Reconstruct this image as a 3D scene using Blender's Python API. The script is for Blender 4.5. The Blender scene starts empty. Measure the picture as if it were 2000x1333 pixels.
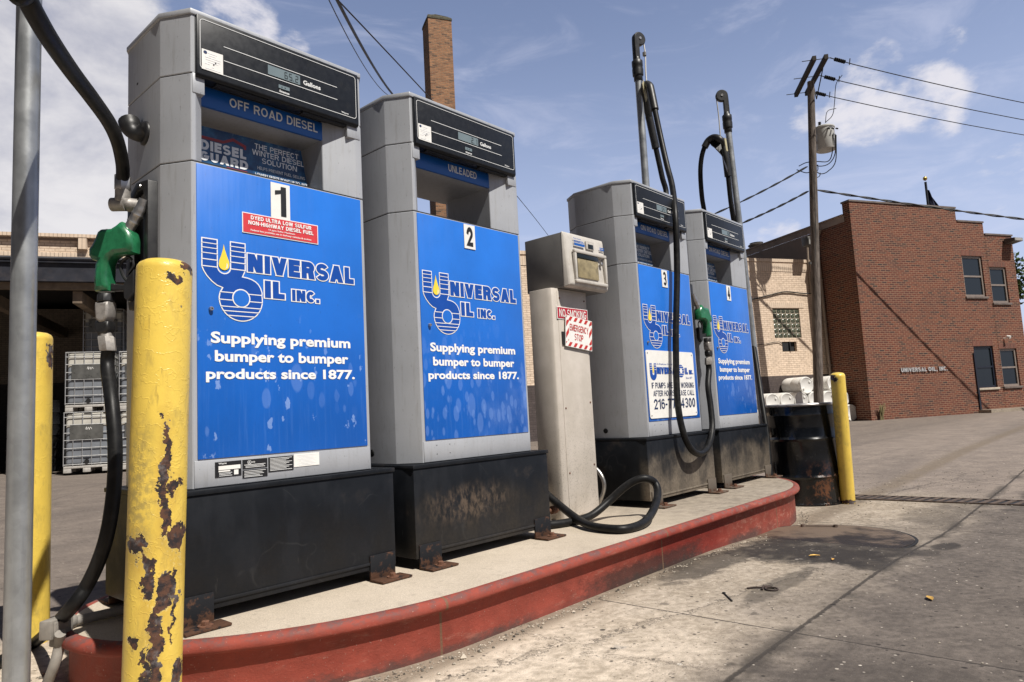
import bpy, bmesh, math, random
from mathutils import Vector, Matrix, noise as mnoise
from mathutils.geometry import tessellate_polygon

scene = bpy.context.scene
col = scene.collection
PI = math.pi
random.seed(11)

# ------------------------------------------------------------------ camera
F = Vector((0.73842357, 0.66632897, 0.10361625))
R = Vector((0.67306148, -0.73772099, -0.05249748))
U = Vector((-0.04145929, -0.10850549, 0.99323093))
CAM = Vector((-1.03369284, -2.43313295, 0.84983964))
FPX = 1352.5157
cd = bpy.data.cameras.new('camera')
cam = bpy.data.objects.new('camera', cd)
col.objects.link(cam)
cd.sensor_width = 36.0
cd.lens = 36.0 * FPX / 2000.0
cd.clip_start = 0.05
cd.clip_end = 3000
cam.matrix_world = Matrix(((R.x, U.x, -F.x, CAM.x), (R.y, U.y, -F.y, CAM.y), (R.z, U.z, -F.z, CAM.z), (0, 0, 0, 1)))
scene.camera = cam

def ray(x, y):
    return F + R * ((x - 1000) / FPX) - U * ((y - 666.5) / FPX)
def at(x, y, d): return CAM + ray(x, y) * d
def onX(x, y, v):
    r = ray(x, y); return CAM + r * ((v - CAM.x) / r.x)
def onY(x, y, v):
    r = ray(x, y); return CAM + r * ((v - CAM.y) / r.y)
def onZ(x, y, v):
    r = ray(x, y); return CAM + r * ((v - CAM.z) / r.z)

# ------------------------------------------------------------------ light
SUN_AZ, SUN_EL = math.radians(-6), math.radians(55)
SDIR = Vector((math.sin(SUN_AZ) * math.cos(SUN_EL), -math.cos(SUN_AZ) * math.cos(SUN_EL), math.sin(SUN_EL)))
sl = bpy.data.lights.new('sun', 'SUN')
sl.energy = 5.0
sl.angle = math.radians(0.55)
sl.color = (1.0, 0.95, 0.87)
so = bpy.data.objects.new('sun', sl)
col.objects.link(so)
so.rotation_euler = SDIR.to_track_quat('Z', 'Y').to_euler()
scene.view_settings.view_transform = 'Standard'
scene.view_settings.look = 'None'
scene.view_settings.exposure = 0.22
scene.view_settings.gamma = 1.0

# ------------------------------------------------------------------ shader helper
class Sh:
    def __init__(self, tree):
        self.t = tree; self.N = tree.nodes; self.L = tree.links
    def new(self, typ, **kw):
        n = self.N.new(typ)
        for k, v in kw.items(): setattr(n, k, v)
        return n
    def put(self, sock, v):
        if isinstance(v, bpy.types.NodeSocket): self.L.new(v, sock)
        elif v is not None:
            if isinstance(v, (tuple, list)) and len(v) == 3 and sock.type == 'RGBA': v = (*v, 1)
            sock.default_value = v
    def m(self, op, a, b=None, c=None, clamp=False):
        n = self.new('ShaderNodeMath', operation=op, use_clamp=clamp)
        self.put(n.inputs[0], a); self.put(n.inputs[1], b); self.put(n.inputs[2], c)
        return n.outputs[0]
    def add(self, a, b): return self.m('ADD', a, b)
    def sub(self, a, b): return self.m('SUBTRACT', a, b)
    def mul(self, a, b): return self.m('MULTIPLY', a, b)
    def mx(self, a, b): return self.m('MAXIMUM', a, b)
    def mn(self, a, b): return self.m('MINIMUM', a, b)
    def absv(self, a): return self.m('ABSOLUTE', a)
    def ss(self, v, lo, hi, a=0.0, b=1.0):
        n = self.new('ShaderNodeMapRange', interpolation_type='SMOOTHSTEP')
        self.put(n.inputs[0], v); self.put(n.inputs[1], lo); self.put(n.inputs[2], hi); self.put(n.inputs[3], a); self.put(n.inputs[4], b)
        return n.outputs[0]
    def mix(self, f, a, b, blend='MIX'):
        n = self.new('ShaderNodeMix', data_type='RGBA', blend_type=blend)
        self.put(n.inputs[0], f); self.put(n.inputs[6], a); self.put(n.inputs[7], b)
        return n.outputs[2]
    def coord(self, which='Object'):
        return self.new('ShaderNodeTexCoord').outputs[which]
    def sep(self, v):
        n = self.new('ShaderNodeSeparateXYZ'); self.put(n.inputs[0], v)
        return n.outputs[0], n.outputs[1], n.outputs[2]
    def comb(self, x, y, z):
        n = self.new('ShaderNodeCombineXYZ')
        self.put(n.inputs[0], x); self.put(n.inputs[1], y); self.put(n.inputs[2], z)
        return n.outputs[0]
    def scale(self, v, s, loc=(0, 0, 0)):
        n = self.new('ShaderNodeMapping'); self.put(n.inputs[0], v)
        n.inputs[1].default_value = loc; n.inputs[3].default_value = s
        return n.outputs[0]
    def noise(self, v, sc, det=4, rough=0.55, dist=0.0):
        n = self.new('ShaderNodeTexNoise'); self.put(n.inputs['Vector'], v)
        n.inputs['Scale'].default_value = sc; n.inputs['Detail'].default_value = det
        n.inputs['Roughness'].default_value = rough; n.inputs['Distortion'].default_value = dist
        return n.outputs[0]
    def vor(self, v, sc, feature='F1', rnd=1.0):
        n = self.new('ShaderNodeTexVoronoi', feature=feature); self.put(n.inputs['Vector'], v)
        n.inputs['Scale'].default_value = sc; n.inputs['Randomness'].default_value = rnd
        return n
    def boxm(self, x, z, cx, cz, hx, hz, n, amp, soft=0.15):
        """soft mask of a box whose edge is broken by noise n (about 0.5)"""
        d = self.mx(self.m('DIVIDE', self.absv(self.sub(x, cx)), hx), self.m('DIVIDE', self.absv(self.sub(z, cz)), hz))
        d = self.add(d, self.mul(self.sub(n, 0.5), amp))
        return self.ss(d, 1.0 - soft, 1.0 + soft, 1.0, 0.0)
    def ell(self, x, z, cx, cz, hx, hz, n, amp, soft=0.3):
        a = self.m('DIVIDE', self.sub(x, cx), hx); b = self.m('DIVIDE', self.sub(z, cz), hz)
        d = self.m('SQRT', self.add(self.mul(a, a), self.mul(b, b)))
        d = self.add(d, self.mul(self.sub(n, 0.5), amp))
        return self.ss(d, 1.0 - soft, 1.0 + soft, 1.0, 0.0)
    def bump(self, h, strength=0.3, dist=0.01):
        n = self.new('ShaderNodeBump'); self.put(n.inputs['Height'], h)
        n.inputs['Strength'].default_value = strength; n.inputs['Distance'].default_value = dist
        return n.outputs[0]
    def tint(self, c, k):
        """colour c times scalar k"""
        n = self.new('ShaderNodeVectorMath', operation='SCALE')
        if isinstance(c, (tuple, list)): n.inputs[0].default_value = c[:3]
        else: self.L.new(c, n.inputs[0])
        self.put(n.inputs[3], k)
        return n.outputs[0]

def material(name):
    m = bpy.data.materials.new(name); m.use_nodes = True
    s = Sh(m.node_tree); s.N.clear()
    o = s.new('ShaderNodeOutputMaterial'); b = s.new('ShaderNodeBsdfPrincipled')
    s.L.new(b.outputs[0], o.inputs[0]); s.b = b
    def out(color=None, rough=None, metal=None, normal=None, coat=None, spec=None, trans=None):
        if color is not None: s.put(b.inputs['Base Color'], color)
        if rough is not None: s.put(b.inputs['Roughness'], rough)
        if metal is not None: s.put(b.inputs['Metallic'], metal)
        if normal is not None: s.put(b.inputs['Normal'], normal)
        if coat is not None: s.put(b.inputs['Coat Weight'], coat); b.inputs['Coat Roughness'].default_value = 0.12
        if spec is not None: s.put(b.inputs['Specular IOR Level'], spec)
        if trans is not None: s.put(b.inputs['Transmission Weight'], trans)
    s.out = out
    return m, s

def simple(name, c, rough=0.5, metal=0.0, var=0.12, sc=18.0, bump=0.0, bsc=120.0, spec=None, coat=None, dirt=None, dirt_amt=0.0):
    m, s = material(name)
    co = s.coord()
    n = s.noise(co, sc, 5)
    k = s.ss(n, 0.25, 0.75, 1.0 - var, 1.0 + var)
    cc = s.tint(c, k)
    if dirt:
        d = s.ss(s.noise(co, sc * 0.6, 8, 0.7), 0.5, 0.72)
        cc = s.mix(s.mul(d, dirt_amt), cc, dirt)
    nr = s.bump(s.noise(co, bsc, 3), bump, 0.004) if bump else None
    s.out(cc, s.ss(n, 0.2, 0.8, max(0.02, rough - 0.06), min(1, rough + 0.06)), metal, nr, coat, spec)
    return m

# ------------------------------------------------------------------ world
w = bpy.data.worlds.new('World'); scene.world = w; w.use_nodes = True
s = Sh(w.node_tree); s.N.clear()
wo = s.new('ShaderNodeOutputWorld'); bg = s.new('ShaderNodeBackground'); s.L.new(bg.outputs[0], wo.inputs[0])
sky = s.new('ShaderNodeTexSky', sky_type='NISHITA')
sky.sun_disc = False; sky.sun_elevation = SUN_EL
sky.sun_rotation = math.atan2(SDIR.x, SDIR.y)
sky.air_density = 1.0; sky.dust_density = 1.6; sky.ozone_density = 2.0; sky.altitude = 200
d0 = s.coord('Generated')
dx, dy, dz = s.sep(d0)
lum = s.new('ShaderNodeRGBToBW'); s.L.new(sky.outputs[0], lum.inputs[0])
skyc = s.mix(0.22, sky.outputs[0], lum.outputs[0])
skyc = s.mix(1.0, skyc, (1.14, 1.09, 1.17, 1), 'MULTIPLY')
def dirn(px, py): return ray(px, py).normalized()
def blob(px, py, rad, gain, soft=0.6):
    v = dirn(px, py)
    n = s.new('ShaderNodeVectorMath', operation='DISTANCE'); s.L.new(d0, n.inputs[0]); n.inputs[1].default_value = v
    return s.ss(n.outputs['Value'], rad, rad * (1 - soft), 0.0, gain)
def blobs(lst):
    acc = None
    for b in lst:
        k = blob(*b); acc = k if acc is None else s.mx(acc, k)
    return acc
nz = s.noise(s.scale(d0, (1, 1, 1.7)), 5.0, 9, 0.6, 0.3)
nf = s.noise(s.scale(d0, (1, 1, 2.0), (3, 1, 0)), 16.0, 8, 0.62, 0.2)
fb = s.add(s.mul(nz, 0.62), s.mul(nf, 0.38))
big = blobs([(-60, 260, 0.30, 1.0), (110, 80, 0.19, 1.0), (150, 330, 0.17, 0.95)])
mid = blobs([(470, 45, 0.075, .8), (575, 92, 0.035, 0.6), (1690, 222, 0.085, 0.85), (1810, 196, 0.075, 0.85), (1580, 245, 0.06, 0.7),
             (1725, 118, 0.045, 0.55), (1845, 85, 0.04, 0.5), (1515, 462, 0.045, 1.0), (1540, 448, 0.03, 1.0), (1950, 330, 0.06, 0.3), (1985, 400, 0.08, 0.35), (1080, 340, 0.04, 0.35), (1500, 390, .05, .3)])
mbig = s.ss(s.add(s.mul(big, 0.62), s.mul(s.sub(fb, 0.5), 1.1)), 0.30, 0.58)
mmid = s.ss(s.add(s.mul(mid, 0.6), s.mul(s.sub(fb, 0.5), 1.7)), 0.34, 0.62)
haze = s.ss(dz, 0.56, 0.05, 0.04, 0.70)
wisp = s.mul(s.ss(s.noise(s.scale(d0, (1, 1.6, 4.5)), 3.4, 8, 0.62, 0.7), 0.48, 0.76), 0.30)
skyc = s.mix(haze, skyc, (4.0, 4.6, 6.4, 1))
skyc = s.mix(wisp, skyc, (5.6, 5.7, 6.8, 1))
cl = s.ss(s.add(s.mul(nz, 0.5), s.mul(s.noise(s.scale(d0, (1, 1, 1.4), (5, 2, 1)), 4.0, 8, 0.6), 0.5)), 0.38, 0.60)
cbig = s.mix(cl, (2.9, 3.0, 3.7, 1), (6.0, 5.85, 5.95, 1))
skyc = s.mix(s.mul(mbig, 0.95), skyc, cbig)
skyc = s.mix(s.mul(mmid, 0.85), skyc, (6.2, 6.0, 6.3, 1))
# added dimming of the sky overhead, behind and unseen at left, to deepen shade
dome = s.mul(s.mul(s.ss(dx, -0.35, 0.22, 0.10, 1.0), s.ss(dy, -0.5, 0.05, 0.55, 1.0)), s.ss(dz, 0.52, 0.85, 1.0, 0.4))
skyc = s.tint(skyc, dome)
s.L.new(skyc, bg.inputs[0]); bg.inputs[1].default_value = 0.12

# ------------------------------------------------------------------ mesh helper
class MB:
    def __init__(self): self.v = []; self.f = []; self.mi = []
    def add(self, vs, fs, mi=0):
        o = len(self.v); self.v += [tuple(p) for p in vs]
        for f in fs: self.f.append([i + o for i in f]); self.mi.append(mi)
        return self
    def box(self, x0, x1, y0, y1, z0, z1, mi=0):
        v = [(x0, y0, z0), (x1, y0, z0), (x1, y1, z0), (x0, y1, z0), (x0, y0, z1), (x1, y0, z1), (x1, y1, z1), (x0, y1, z1)]
        return self.add(v, [(0, 3, 2, 1), (4, 5, 6, 7), (0, 1, 5, 4), (1, 2, 6, 5), (2, 3, 7, 6), (3, 0, 4, 7)], mi)
    def obox(self, c, ax, ay, az, mi=0):
        """oriented box, centre and three half-axis vectors"""
        c, ax, ay, az = map(Vector, (c, ax, ay, az))
        v = [c + ax * a + ay * b + az * d for d in (-1, 1) for a, b in ((-1, -1), (1, -1), (1, 1), (-1, 1))]
        return self.add(v, [(0, 3, 2, 1), (4, 5, 6, 7), (0, 1, 5, 4), (1, 2, 6, 5), (2, 3, 7, 6), (3, 0, 4, 7)], mi)
    def prism(self, poly, lo, hi, axis='z', mi=0):
        n = len(poly)
        if axis == 'z': P = lambda a, b, t: (a, b, t)
        elif axis == 'x': P = lambda a, b, t: (t, a, b)
        else: P = lambda a, b, t: (a, t, b)
        v = [P(a, b, lo) for a, b in poly] + [P(a, b, hi) for a, b in poly]
        f = [(i, (i + 1) % n, n + (i + 1) % n, n + i) for i in range(n)]
        tri = tessellate_polygon([[Vector((a, b, 0)) for a, b in poly]])
        f += [tuple(t) for t in tri] + [tuple(i + n for i in t) for t in tri]
        return self.add(v, f, mi)
    def flat(self, poly, y, mi=0):
        """flat polygon in the xz plane"""
        tri = tessellate_polygon([[Vector((a, b, 0)) for a, b in poly]])
        return self.add([(a, y, b) for a, b in poly], [tuple(t) for t in tri], mi)
    def loft(self, rings, cap=True, mi=0, closed=True):
        n = len(rings[0]); v = [p for r in rings for p in r]; f = []
        for k in range(len(rings) - 1):
            for i in range(n if closed else n - 1):
                j = (i + 1) % n
                f.append((k * n + i, k * n + j, (k + 1) * n + j, (k + 1) * n + i))
        if cap:
            f.append(tuple(reversed(range(n)))); f.append(tuple((len(rings) - 1) * n + i for i in range(n)))
        return self.add(v, f, mi)
    def tube(self, pts, r, seg=12, cap=True, mi=0):
        pts = [Vector(p) for p in pts]; n = len(pts)
        rr = r if isinstance(r, (list, tuple)) else [r] * n
        t0 = (pts[1] - pts[0]).normalized()
        up = Vector((0, 0, 1)) if abs(t0.z) < 0.9 else Vector((1, 0, 0))
        a = t0.cross(up).normalized(); rings = []
        for i in range(n):
            t = (pts[min(i + 1, n - 1)] - pts[max(i - 1, 0)]).normalized()
            a = (a - t * a.dot(t)).normalized(); b = t.cross(a)
            rings.append([pts[i] + (a * math.cos(2 * PI * k / seg) + b * math.sin(2 * PI * k / seg)) * rr[i] for k in range(seg)])
        return self.loft(rings, cap, mi)
    def lathe(self, prof, seg=32, c=(0, 0, 0), axis='z', cap=True, mi=0):
        rings = []
        for r, z in prof:
            ring = []
            for k in range(seg):
                a = 2 * PI * k / seg; p, q = r * math.cos(a), r * math.sin(a)
                if axis == 'z': ring.append((c[0] + p, c[1] + q, c[2] + z))
                elif axis == 'y': ring.append((c[0] + p, c[1] + z, c[2] + q))
                else: ring.append((c[0] + z, c[1] + p, c[2] + q))
            rings.append(ring)
        return self.loft(rings, cap, mi)
    def mesh(self, name, mats, smooth=40, bevel=0.0, seg=2, bang=35):
        bm = bmesh.new()
        vs = [bm.verts.new(p) for p in self.v]
        for f, mi in zip(self.f, self.mi):
            if len(set(f)) < 3: continue
            try:
                fc = bm.faces.new([vs[i] for i in f]); fc.material_index = mi
            except ValueError: pass
        bmesh.ops.recalc_face_normals(bm, faces=bm.faces)
        if bevel:
            ed = [e for e in bm.edges if len(e.link_faces) == 2 and e.calc_face_angle(0) > math.radians(bang)]
            bmesh.ops.bevel(bm, geom=ed, offset=bevel, segments=seg, affect='EDGES', clamp_overlap=True, profile=0.5)
        me = bpy.data.meshes.new(name); bm.to_mesh(me); bm.free()
        for m in (mats if isinstance(mats, (list, tuple)) else [mats]): me.materials.append(m)
        if smooth:
            for p in me.polygons: p.use_smooth = True
            me.set_sharp_from_angle(angle=math.radians(smooth))
        return me
    def build(self, name, mats, parent=None, **kw):
        o = bpy.data.objects.new(name, self.mesh(name, mats, **kw)); col.objects.link(o)
        if parent: o.parent = parent
        return o

def spline(pts, n=10):
    """Catmull-Rom through pts"""
    P = [Vector(p) for p in pts]; P = [P[0] * 2 - P[1]] + P + [P[-1] * 2 - P[-2]]; out = []
    for i in range(1, len(P) - 2):
        for k in range(n):
            t = k / n; a, b, c, d = P[i - 1:i + 3]
            out.append(0.5 * ((2 * b) + (c - a) * t + (2 * a - 5 * b + 4 * c - d) * t * t + (3 * b - a - 3 * c + d) * t ** 3))
    out.append(P[-2]); return out

def tag(o, label=None, cat=None, group=None, kind=None):
    if label: o['label'] = label
    if cat: o['category'] = cat
    if group: o['group'] = group
    if kind: o['kind'] = kind
    return o
def thing(name, label, cat, loc=(0, 0, 0), rz=0.0, group=None):
    o = bpy.data.objects.new(name, None); col.objects.link(o)
    o.location = loc; o.rotation_euler = (0, 0, rz); o.empty_display_size = 0.1
    return tag(o, label, cat, group)
def copy_tree(o, parent=None):
    c = o.copy(); col.objects.link(c); c.parent = parent
    for ch in o.children: copy_tree(ch, c)
    return c

_dg_cache = {}
def text_geo(body, bold=0.0, slant=0.0, space=1.0):
    key = (body, bold, slant, space)
    if key in _dg_cache: return _dg_cache[key]
    cu = bpy.data.curves.new('lettering', 'FONT'); cu.body = body; cu.offset = bold; cu.fill_mode = 'BOTH'
    cu.shear = slant; cu.space_character = space; cu.resolution_u = 3
    o = bpy.data.objects.new('lettering', cu); col.objects.link(o)
    dg = bpy.context.evaluated_depsgraph_get()
    me = o.evaluated_get(dg).to_mesh()
    vs = [(v.co.x, v.co.y) for v in me.vertices]; fs = [tuple(p.vertices) for p in me.polygons]
    o.evaluated_get(dg).to_mesh_clear()
    bpy.data.objects.remove(o); bpy.data.curves.remove(cu)
    _dg_cache[key] = (vs, fs); return vs, fs
def text(mb, body, x0, x1, z0, z1, y, bold=0.02, mi=0, slant=0.0, grow=0.0, space=1.0):
    """lettering whose ink fills the given box of an xz plane; grow widens the strokes for an outline"""
    base, _ = text_geo(body, bold, slant, space)
    bx0, bx1 = min(p[0] for p in base), max(p[0] for p in base); by0, by1 = min(p[1] for p in base), max(p[1] for p in base)
    vs, fs = text_geo(body, bold + grow, slant, space) if grow else (base, _)
    sx, sz = (x1 - x0) / (bx1 - bx0), (z1 - z0) / (by1 - by0)
    mb.add([(x0 + (p[0] - bx0) * sx, y, z0 + (p[1] - by0) * sz) for p in vs], fs, mi)

def earc(cx, cz, rx, rz, a0, a1, n=12):
    return [(cx + rx * math.cos(math.radians(a0 + (a1 - a0) * k / n)), cz + rz * math.sin(math.radians(a0 + (a1 - a0) * k / n))) for k in range(n + 1)]
def grow_poly(poly, d):
    out = []; N = len(poly)
    sg = 1 if sum(poly[i][0] * poly[(i + 1) % N][1] - poly[(i + 1) % N][0] * poly[i][1] for i in range(N)) > 0 else -1
    for i in range(N):
        p0, p1, p2 = Vector(poly[i - 1]), Vector(poly[i]), Vector(poly[(i + 1) % N])
        e1, e2 = (p1 - p0).normalized(), (p2 - p1).normalized()
        n1, n2 = Vector((e1.y, -e1.x)) * sg, Vector((e2.y, -e2.x)) * sg
        b = (n1 + n2).normalized(); k = d / max(0.45, b.dot(n1)); out.append(tuple(p1 + b * k))
    return out
# block capitals as strokes on a unit box: width, then strokes ('s' open, 'c' closed) and polygons made from the stem width t
def glyph(ch, t):
    S = lambda *p: ('s', list(p))
    if ch == 'I': return t, [S((0, 0), (0, 1))]
    if ch == 'L': return .60, [S((0, 1), (0, 0), (1, 0))]
    if ch == 'E': return .66, [S((1, 1), (0, 1), (0, 0), (1, 0)), S((0, .52), (.88, .52))]
    if ch == 'F': return .62, [S((1, 1), (0, 1), (0, 0)), S((0, .50), (.86, .50))]
    if ch == 'T': return .68, [S((0, 1), (1, 1)), S((.5, 1), (.5, 0))]
    if ch == 'H': return .76, [S((0, 0), (0, 1)), S((1, 0), (1, 1)), S((0, .52), (1, .52))]
    if ch == 'O': return .86, [('c', earc(.5, .5, .5, .5, 0, 360, 28)[:-1])]
    if ch == '0': return .62, [('c', earc(.5, .5, .5, .5, 0, 360, 24)[:-1])]
    if ch == 'C': return .80, [('s', earc(.5, .5, .5, .5, 42, 318, 22))]
    if ch == 'G': return .84, [('s', earc(.5, .5, .5, .5, 42, 350, 24) + [(1, .45), (.62, .45)])]
    if ch == 'S': return .74, [('s', earc(.5, .75, .48, .25, 22, 270, 14) + earc(.5, .25, .5, .25, 90, -158, 14)[1:])]
    if ch == 'D': return .80, [('c', [(0, 0), (0, 1)] + earc(.45, .5, .55, .5, 90, -90, 16))]
    if ch == 'P': return .72, [('s', [(0, 0), (0, 1)] + earc(.60, .725, .40, .275, 90, -90, 10) + [(.05, .45)])]
    if ch == 'B': return .74, [('c', [(0, 0), (0, 1)] + earc(.56, .76, .38, .24, 90, -90, 9) + [(.56, .52)] + earc(.58, .26, .42, .26, 90, -90, 9)), S((0, .52), (.56, .52))]
    if ch == 'R': return .78, [('s', [(0, 0), (0, 1)] + earc(.58, .735, .38, .265, 90, -90, 10) + [(.05, .47)]), ('p', [(.36, .47 * (1 - t) + t * .5), (.36 + t * 1.1, .47 * (1 - t) + t * .5), (.78, 0), (.78 - t * 1.2, 0)])]
    if ch == 'U': return .76, [('s', [(0, 1), (0, .40)] + earc(.5, .40, .5, .40, 180, 360, 14) + [(1, 1)])]
    if ch == 'N': return .80, [S((0, 0), (0, 1)), S((1, 0), (1, 1)), ('p', [(t * .1, 1), (t * 1.2, 1), (.80 - t * .1, 0), (.80 - t * 1.2, 0)])]
    if ch == 'M': return .94, [S((0, 0), (0, 1)), S((1, 0), (1, 1)), ('p', [(t * .1, 1), (t * 1.2, 1), (.47 + t * .5, .0), (.47 - t * .5, .0)]), ('p', [(.94 - t * .1, 1), (.94 - t * 1.2, 1), (.47 - t * .5, .0), (.47 + t * .5, .0)])]
    if ch == 'V': return .84, [('p', [(0, 1), (t * 1.1, 1), (.42 + t * .55, 0), (.42 - t * .55, 0)]), ('p', [(.84, 1), (.84 - t * 1.1, 1), (.42 - t * .55, 0), (.42 + t * .55, 0)])]
    if ch == 'A': return .86, [('p', [(0, 0), (t * 1.1, 0), (.43 + t * .5, 1), (.43 - t * .5, 1)]), ('p', [(.86, 0), (.86 - t * 1.1, 0), (.43 - t * .5, 1), (.43 + t * .5, 1)]), ('p', [(.18, .18), (.68, .18), (.64, .18 + t * .85), (.22, .18 + t * .85)])]
    if ch == 'W': return 1.16, [('p', [(x0, 1), (x0 + t * 1.05, 1), (x1 + t * .5, 0), (x1 - t * .55, 0)]) for x0, x1 in ((0, .31), (.58 - t * .5, .85))] + [('p', [(x0 + t * .5, 1), (x0 - t * .55, 1), (x1 - t * .5, 0), (x1 + t * .55, 0)]) for x0, x1 in ((.58, .31), (1.16 - t * .5, .85))]
    if ch == 'Y': return .80, [('p', [(0, 1), (t * 1.15, 1), (.40 + t * .5, .42), (.40 - t * .5, .42)]), ('p', [(.80, 1), (.80 - t * 1.15, 1), (.40 - t * .5, .42), (.40 + t * .5, .42)]), ('p', [(.40 - t / 2, 0), (.40 + t / 2, 0), (.40 + t / 2, .44), (.40 - t / 2, .44)])]
    if ch == 'K': return .80, [S((0, 0), (0, 1)), ('p', [(t * .6, .38), (t * .6, .38 + t * 1.2), (.78 - t * 1.2, 1), (.78, 1)]), ('p', [(.30, .56), (.30 + t * 1.1, .62), (.80, 0), (.80 - t * 1.25, 0)])]
    if ch == 'Z': return .68, [S((0, 1), (1, 1)), S((0, 0), (1, 0)), ('p', [(.68 - t * 1.2, 1 - t * .5), (.68, 1 - t * .5), (t * 1.2, t * .5), (0, t * .5)])]
    if ch == '1': return .46, [S((1, 0), (1, 1)), ('p', [(0, .70), (.46 - t * .4, .80), (.46 - t * .3, 1), (.40 - t * .4, 1), (.22, .88), (0, .84)])]
    if ch == '2': return .66, [('s', earc(.5, .72, .5, .28, 165, -32, 14) + [(.04, 0), (1, 0)])]
    if ch == '3': return .66, [('s', earc(.48, .76, .48, .24, 155, -90, 12) + earc(.5, .26, .5, .26, 90, -155, 13)[1:])]
    if ch == '4': return .70, [S((.74, 0), (.74, 1)), S((1, .27), (0, .27)), ('p', [(0, .22), (t * .95, .32), (.70 * .74, 1), (.70 * .74 - t * .3, 1), (0, .36)])]
    if ch == '5': return .66, [('s', [(.92, 1), (.10, 1), (.06, .53)] + earc(.48, .33, .52, .33, 125, -155, 14))]
    if ch == '6': return .66, [('c', earc(.5, .31, .5, .31, 0, 360, 20)[:-1]), ('s', earc(.56, .50, .56, .50, 42, 180, 10) + [(0, .31)])]
    if ch == '7': return .64, [S((0, 1), (1, 1)), ('p', [(.64 - t * 1.1, 1 - t * .5), (.64, 1 - t * .5), (.22 + t * 1.1, 0), (.22, 0)])]
    if ch == '-': return .36, [('p', [(0, .36), (.36, .36), (.36, .36 + t * .9), (0, .36 + t * .9)])]
    if ch == '.': return t, [('p', [(0, 0), (t, 0), (t, t), (0, t)])]
    if ch == ',': return t, [('p', [(0, 0), (t * .3, -.16), (t * .6, -.16), (t, 0), (t, t), (0, t)])]
    return .34, []
def caps(mb, body, x0, x1, z0, z1, y, t=.2, mi=0, grow=0.0, gap=.11):
    h = z1 - z0; gl = [glyph(c, t) for c in body]
    tot = sum(g[0] for g in gl) + gap * (len(gl) - 1); sx = (x1 - x0) / tot; g = grow / h; cx = 0.0; n = 0
    def emit(poly, yy): mb.flat([(x0 + (cx + a) * sx, z0 + b * h) for a, b in poly], yy, mi)
    for ch, (w_, items) in zip(body, gl):
        for kind, pts in items:
            yy = y - 0.00012 * (n % 4); n += 1
            if kind == 'p': emit(grow_poly(pts, g) if g else pts, yy); continue
            tt = t if ch not in 'S356B' else t * .84
            P = [Vector((tt / 2 + a * (w_ - tt), tt / 2 + b * (1 - tt))) for a, b in pts]; N = len(P); hw = tt / 2 + g
            L_, R_ = [], []
            for i in range(N):
                if kind == 'c': a, b = P[i - 1], P[(i + 1) % N]
                else: a, b = P[max(i - 1, 0)], P[min(i + 1, N - 1)]
                e1 = (P[i] - a).normalized() if (P[i] - a).length > 1e-9 else (b - P[i]).normalized(); e2 = (b - P[i]).normalized() if (b - P[i]).length > 1e-9 else e1
                p = P[i]
                if kind == 's' and i == 0: p = p - e2 * ((tt / 2 if ch not in 'SCG356' else 0) + g)
                if kind == 's' and i == N - 1: p = p + e1 * ((tt / 2 if ch not in 'SC356' else 0) + g)
                n1, n2 = Vector((-e1.y, e1.x)), Vector((-e2.y, e2.x)); m_ = n1 + n2
                m_ = m_.normalized() if m_.length > 1e-6 else n1
                k = hw / max(.5, m_.dot(n1)); L_.append(p + m_ * k); R_.append(p - m_ * k)
            q = [(x0 + (cx + v.x) * sx, yy - (0.0001 * (k_ % N) / N if kind == 's' else 0), z0 + v.y * h) for k_, v in enumerate(L_ + R_)]
            rng = range(N) if kind == 'c' else range(N - 1)
            mb.add(q, [(i, (i + 1) % N, N + (i + 1) % N, N + i) for i in rng], mi)
        cx += w_ + gap

SEG = {'0': 'abcdef', '1': 'bc', '2': 'abged', '3': 'abgcd', '4': 'fgbc', '5': 'afgcd', '6': 'afgedc'}
def seg7(mb, body, x1, z0, h, y, mi):
    """right-aligned seven-segment figures"""
    w, t, x = h * .52, h * .12, x1
    for ch in reversed(body):
        if ch == '.': x -= t * .6; mb.flat([(x - t, z0), (x, z0), (x, z0 + t), (x - t, z0 + t)], y, mi); x -= t * 1.6; continue
        a, b, m_ = x - w, x, z0 + h / 2
        box = {'a': (a + t * .6, b - t * .6, z0 + h - t, z0 + h), 'd': (a + t * .6, b - t * .6, z0, z0 + t), 'g': (a + t * .6, b - t * .6, m_ - t / 2, m_ + t / 2),
               'f': (a, a + t, m_ + t * .3, z0 + h - t * .3), 'b': (b - t, b, m_ + t * .3, z0 + h - t * .3), 'e': (a, a + t, z0 + t * .3, m_ - t * .3), 'c': (b - t, b, z0 + t * .3, m_ - t * .3)}
        for s_ in SEG[ch]: p, q, r, u = box[s_]; mb.flat([(p, r), (q, r), (q, u), (p, u)], y, mi)
        x -= w + t * 1.6

# ------------------------------------------------------------------ materials
SILVER, s = material('silver metal paint')
co = s.coord(); n = s.noise(s.scale(co, (60, 60, 6)), 1.0, 5, 0.65); g = s.noise(co, 700, 2); big_ = s.noise(co, 3.0, 5)
spk = s.ss(s.noise(s.scale(co, (1, 1, 0.35)), 150, 3, 0.6), 0.64, 0.74)
c = s.tint((0.40, 0.415, 0.445), s.ss(big_, 0.3, 0.7, 0.93, 1.06)); c = s.mix(s.mul(s.ss(n, 0.52, 0.72), 0.30), c, (0.20, 0.19, 0.18)); c = s.mix(s.mul(s.ss(s.noise(co, 7, 7, .7), 0.56, 0.72), 0.18), c, (0.18, 0.16, 0.14)); c = s.mix(s.mul(spk, 0.55), c, (0.1, 0.1, 0.1))
s.out(c, s.ss(n, 0.3, 0.7, 0.40, 0.48), 0.15, s.bump(g, 0.06, 0.002))

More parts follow.
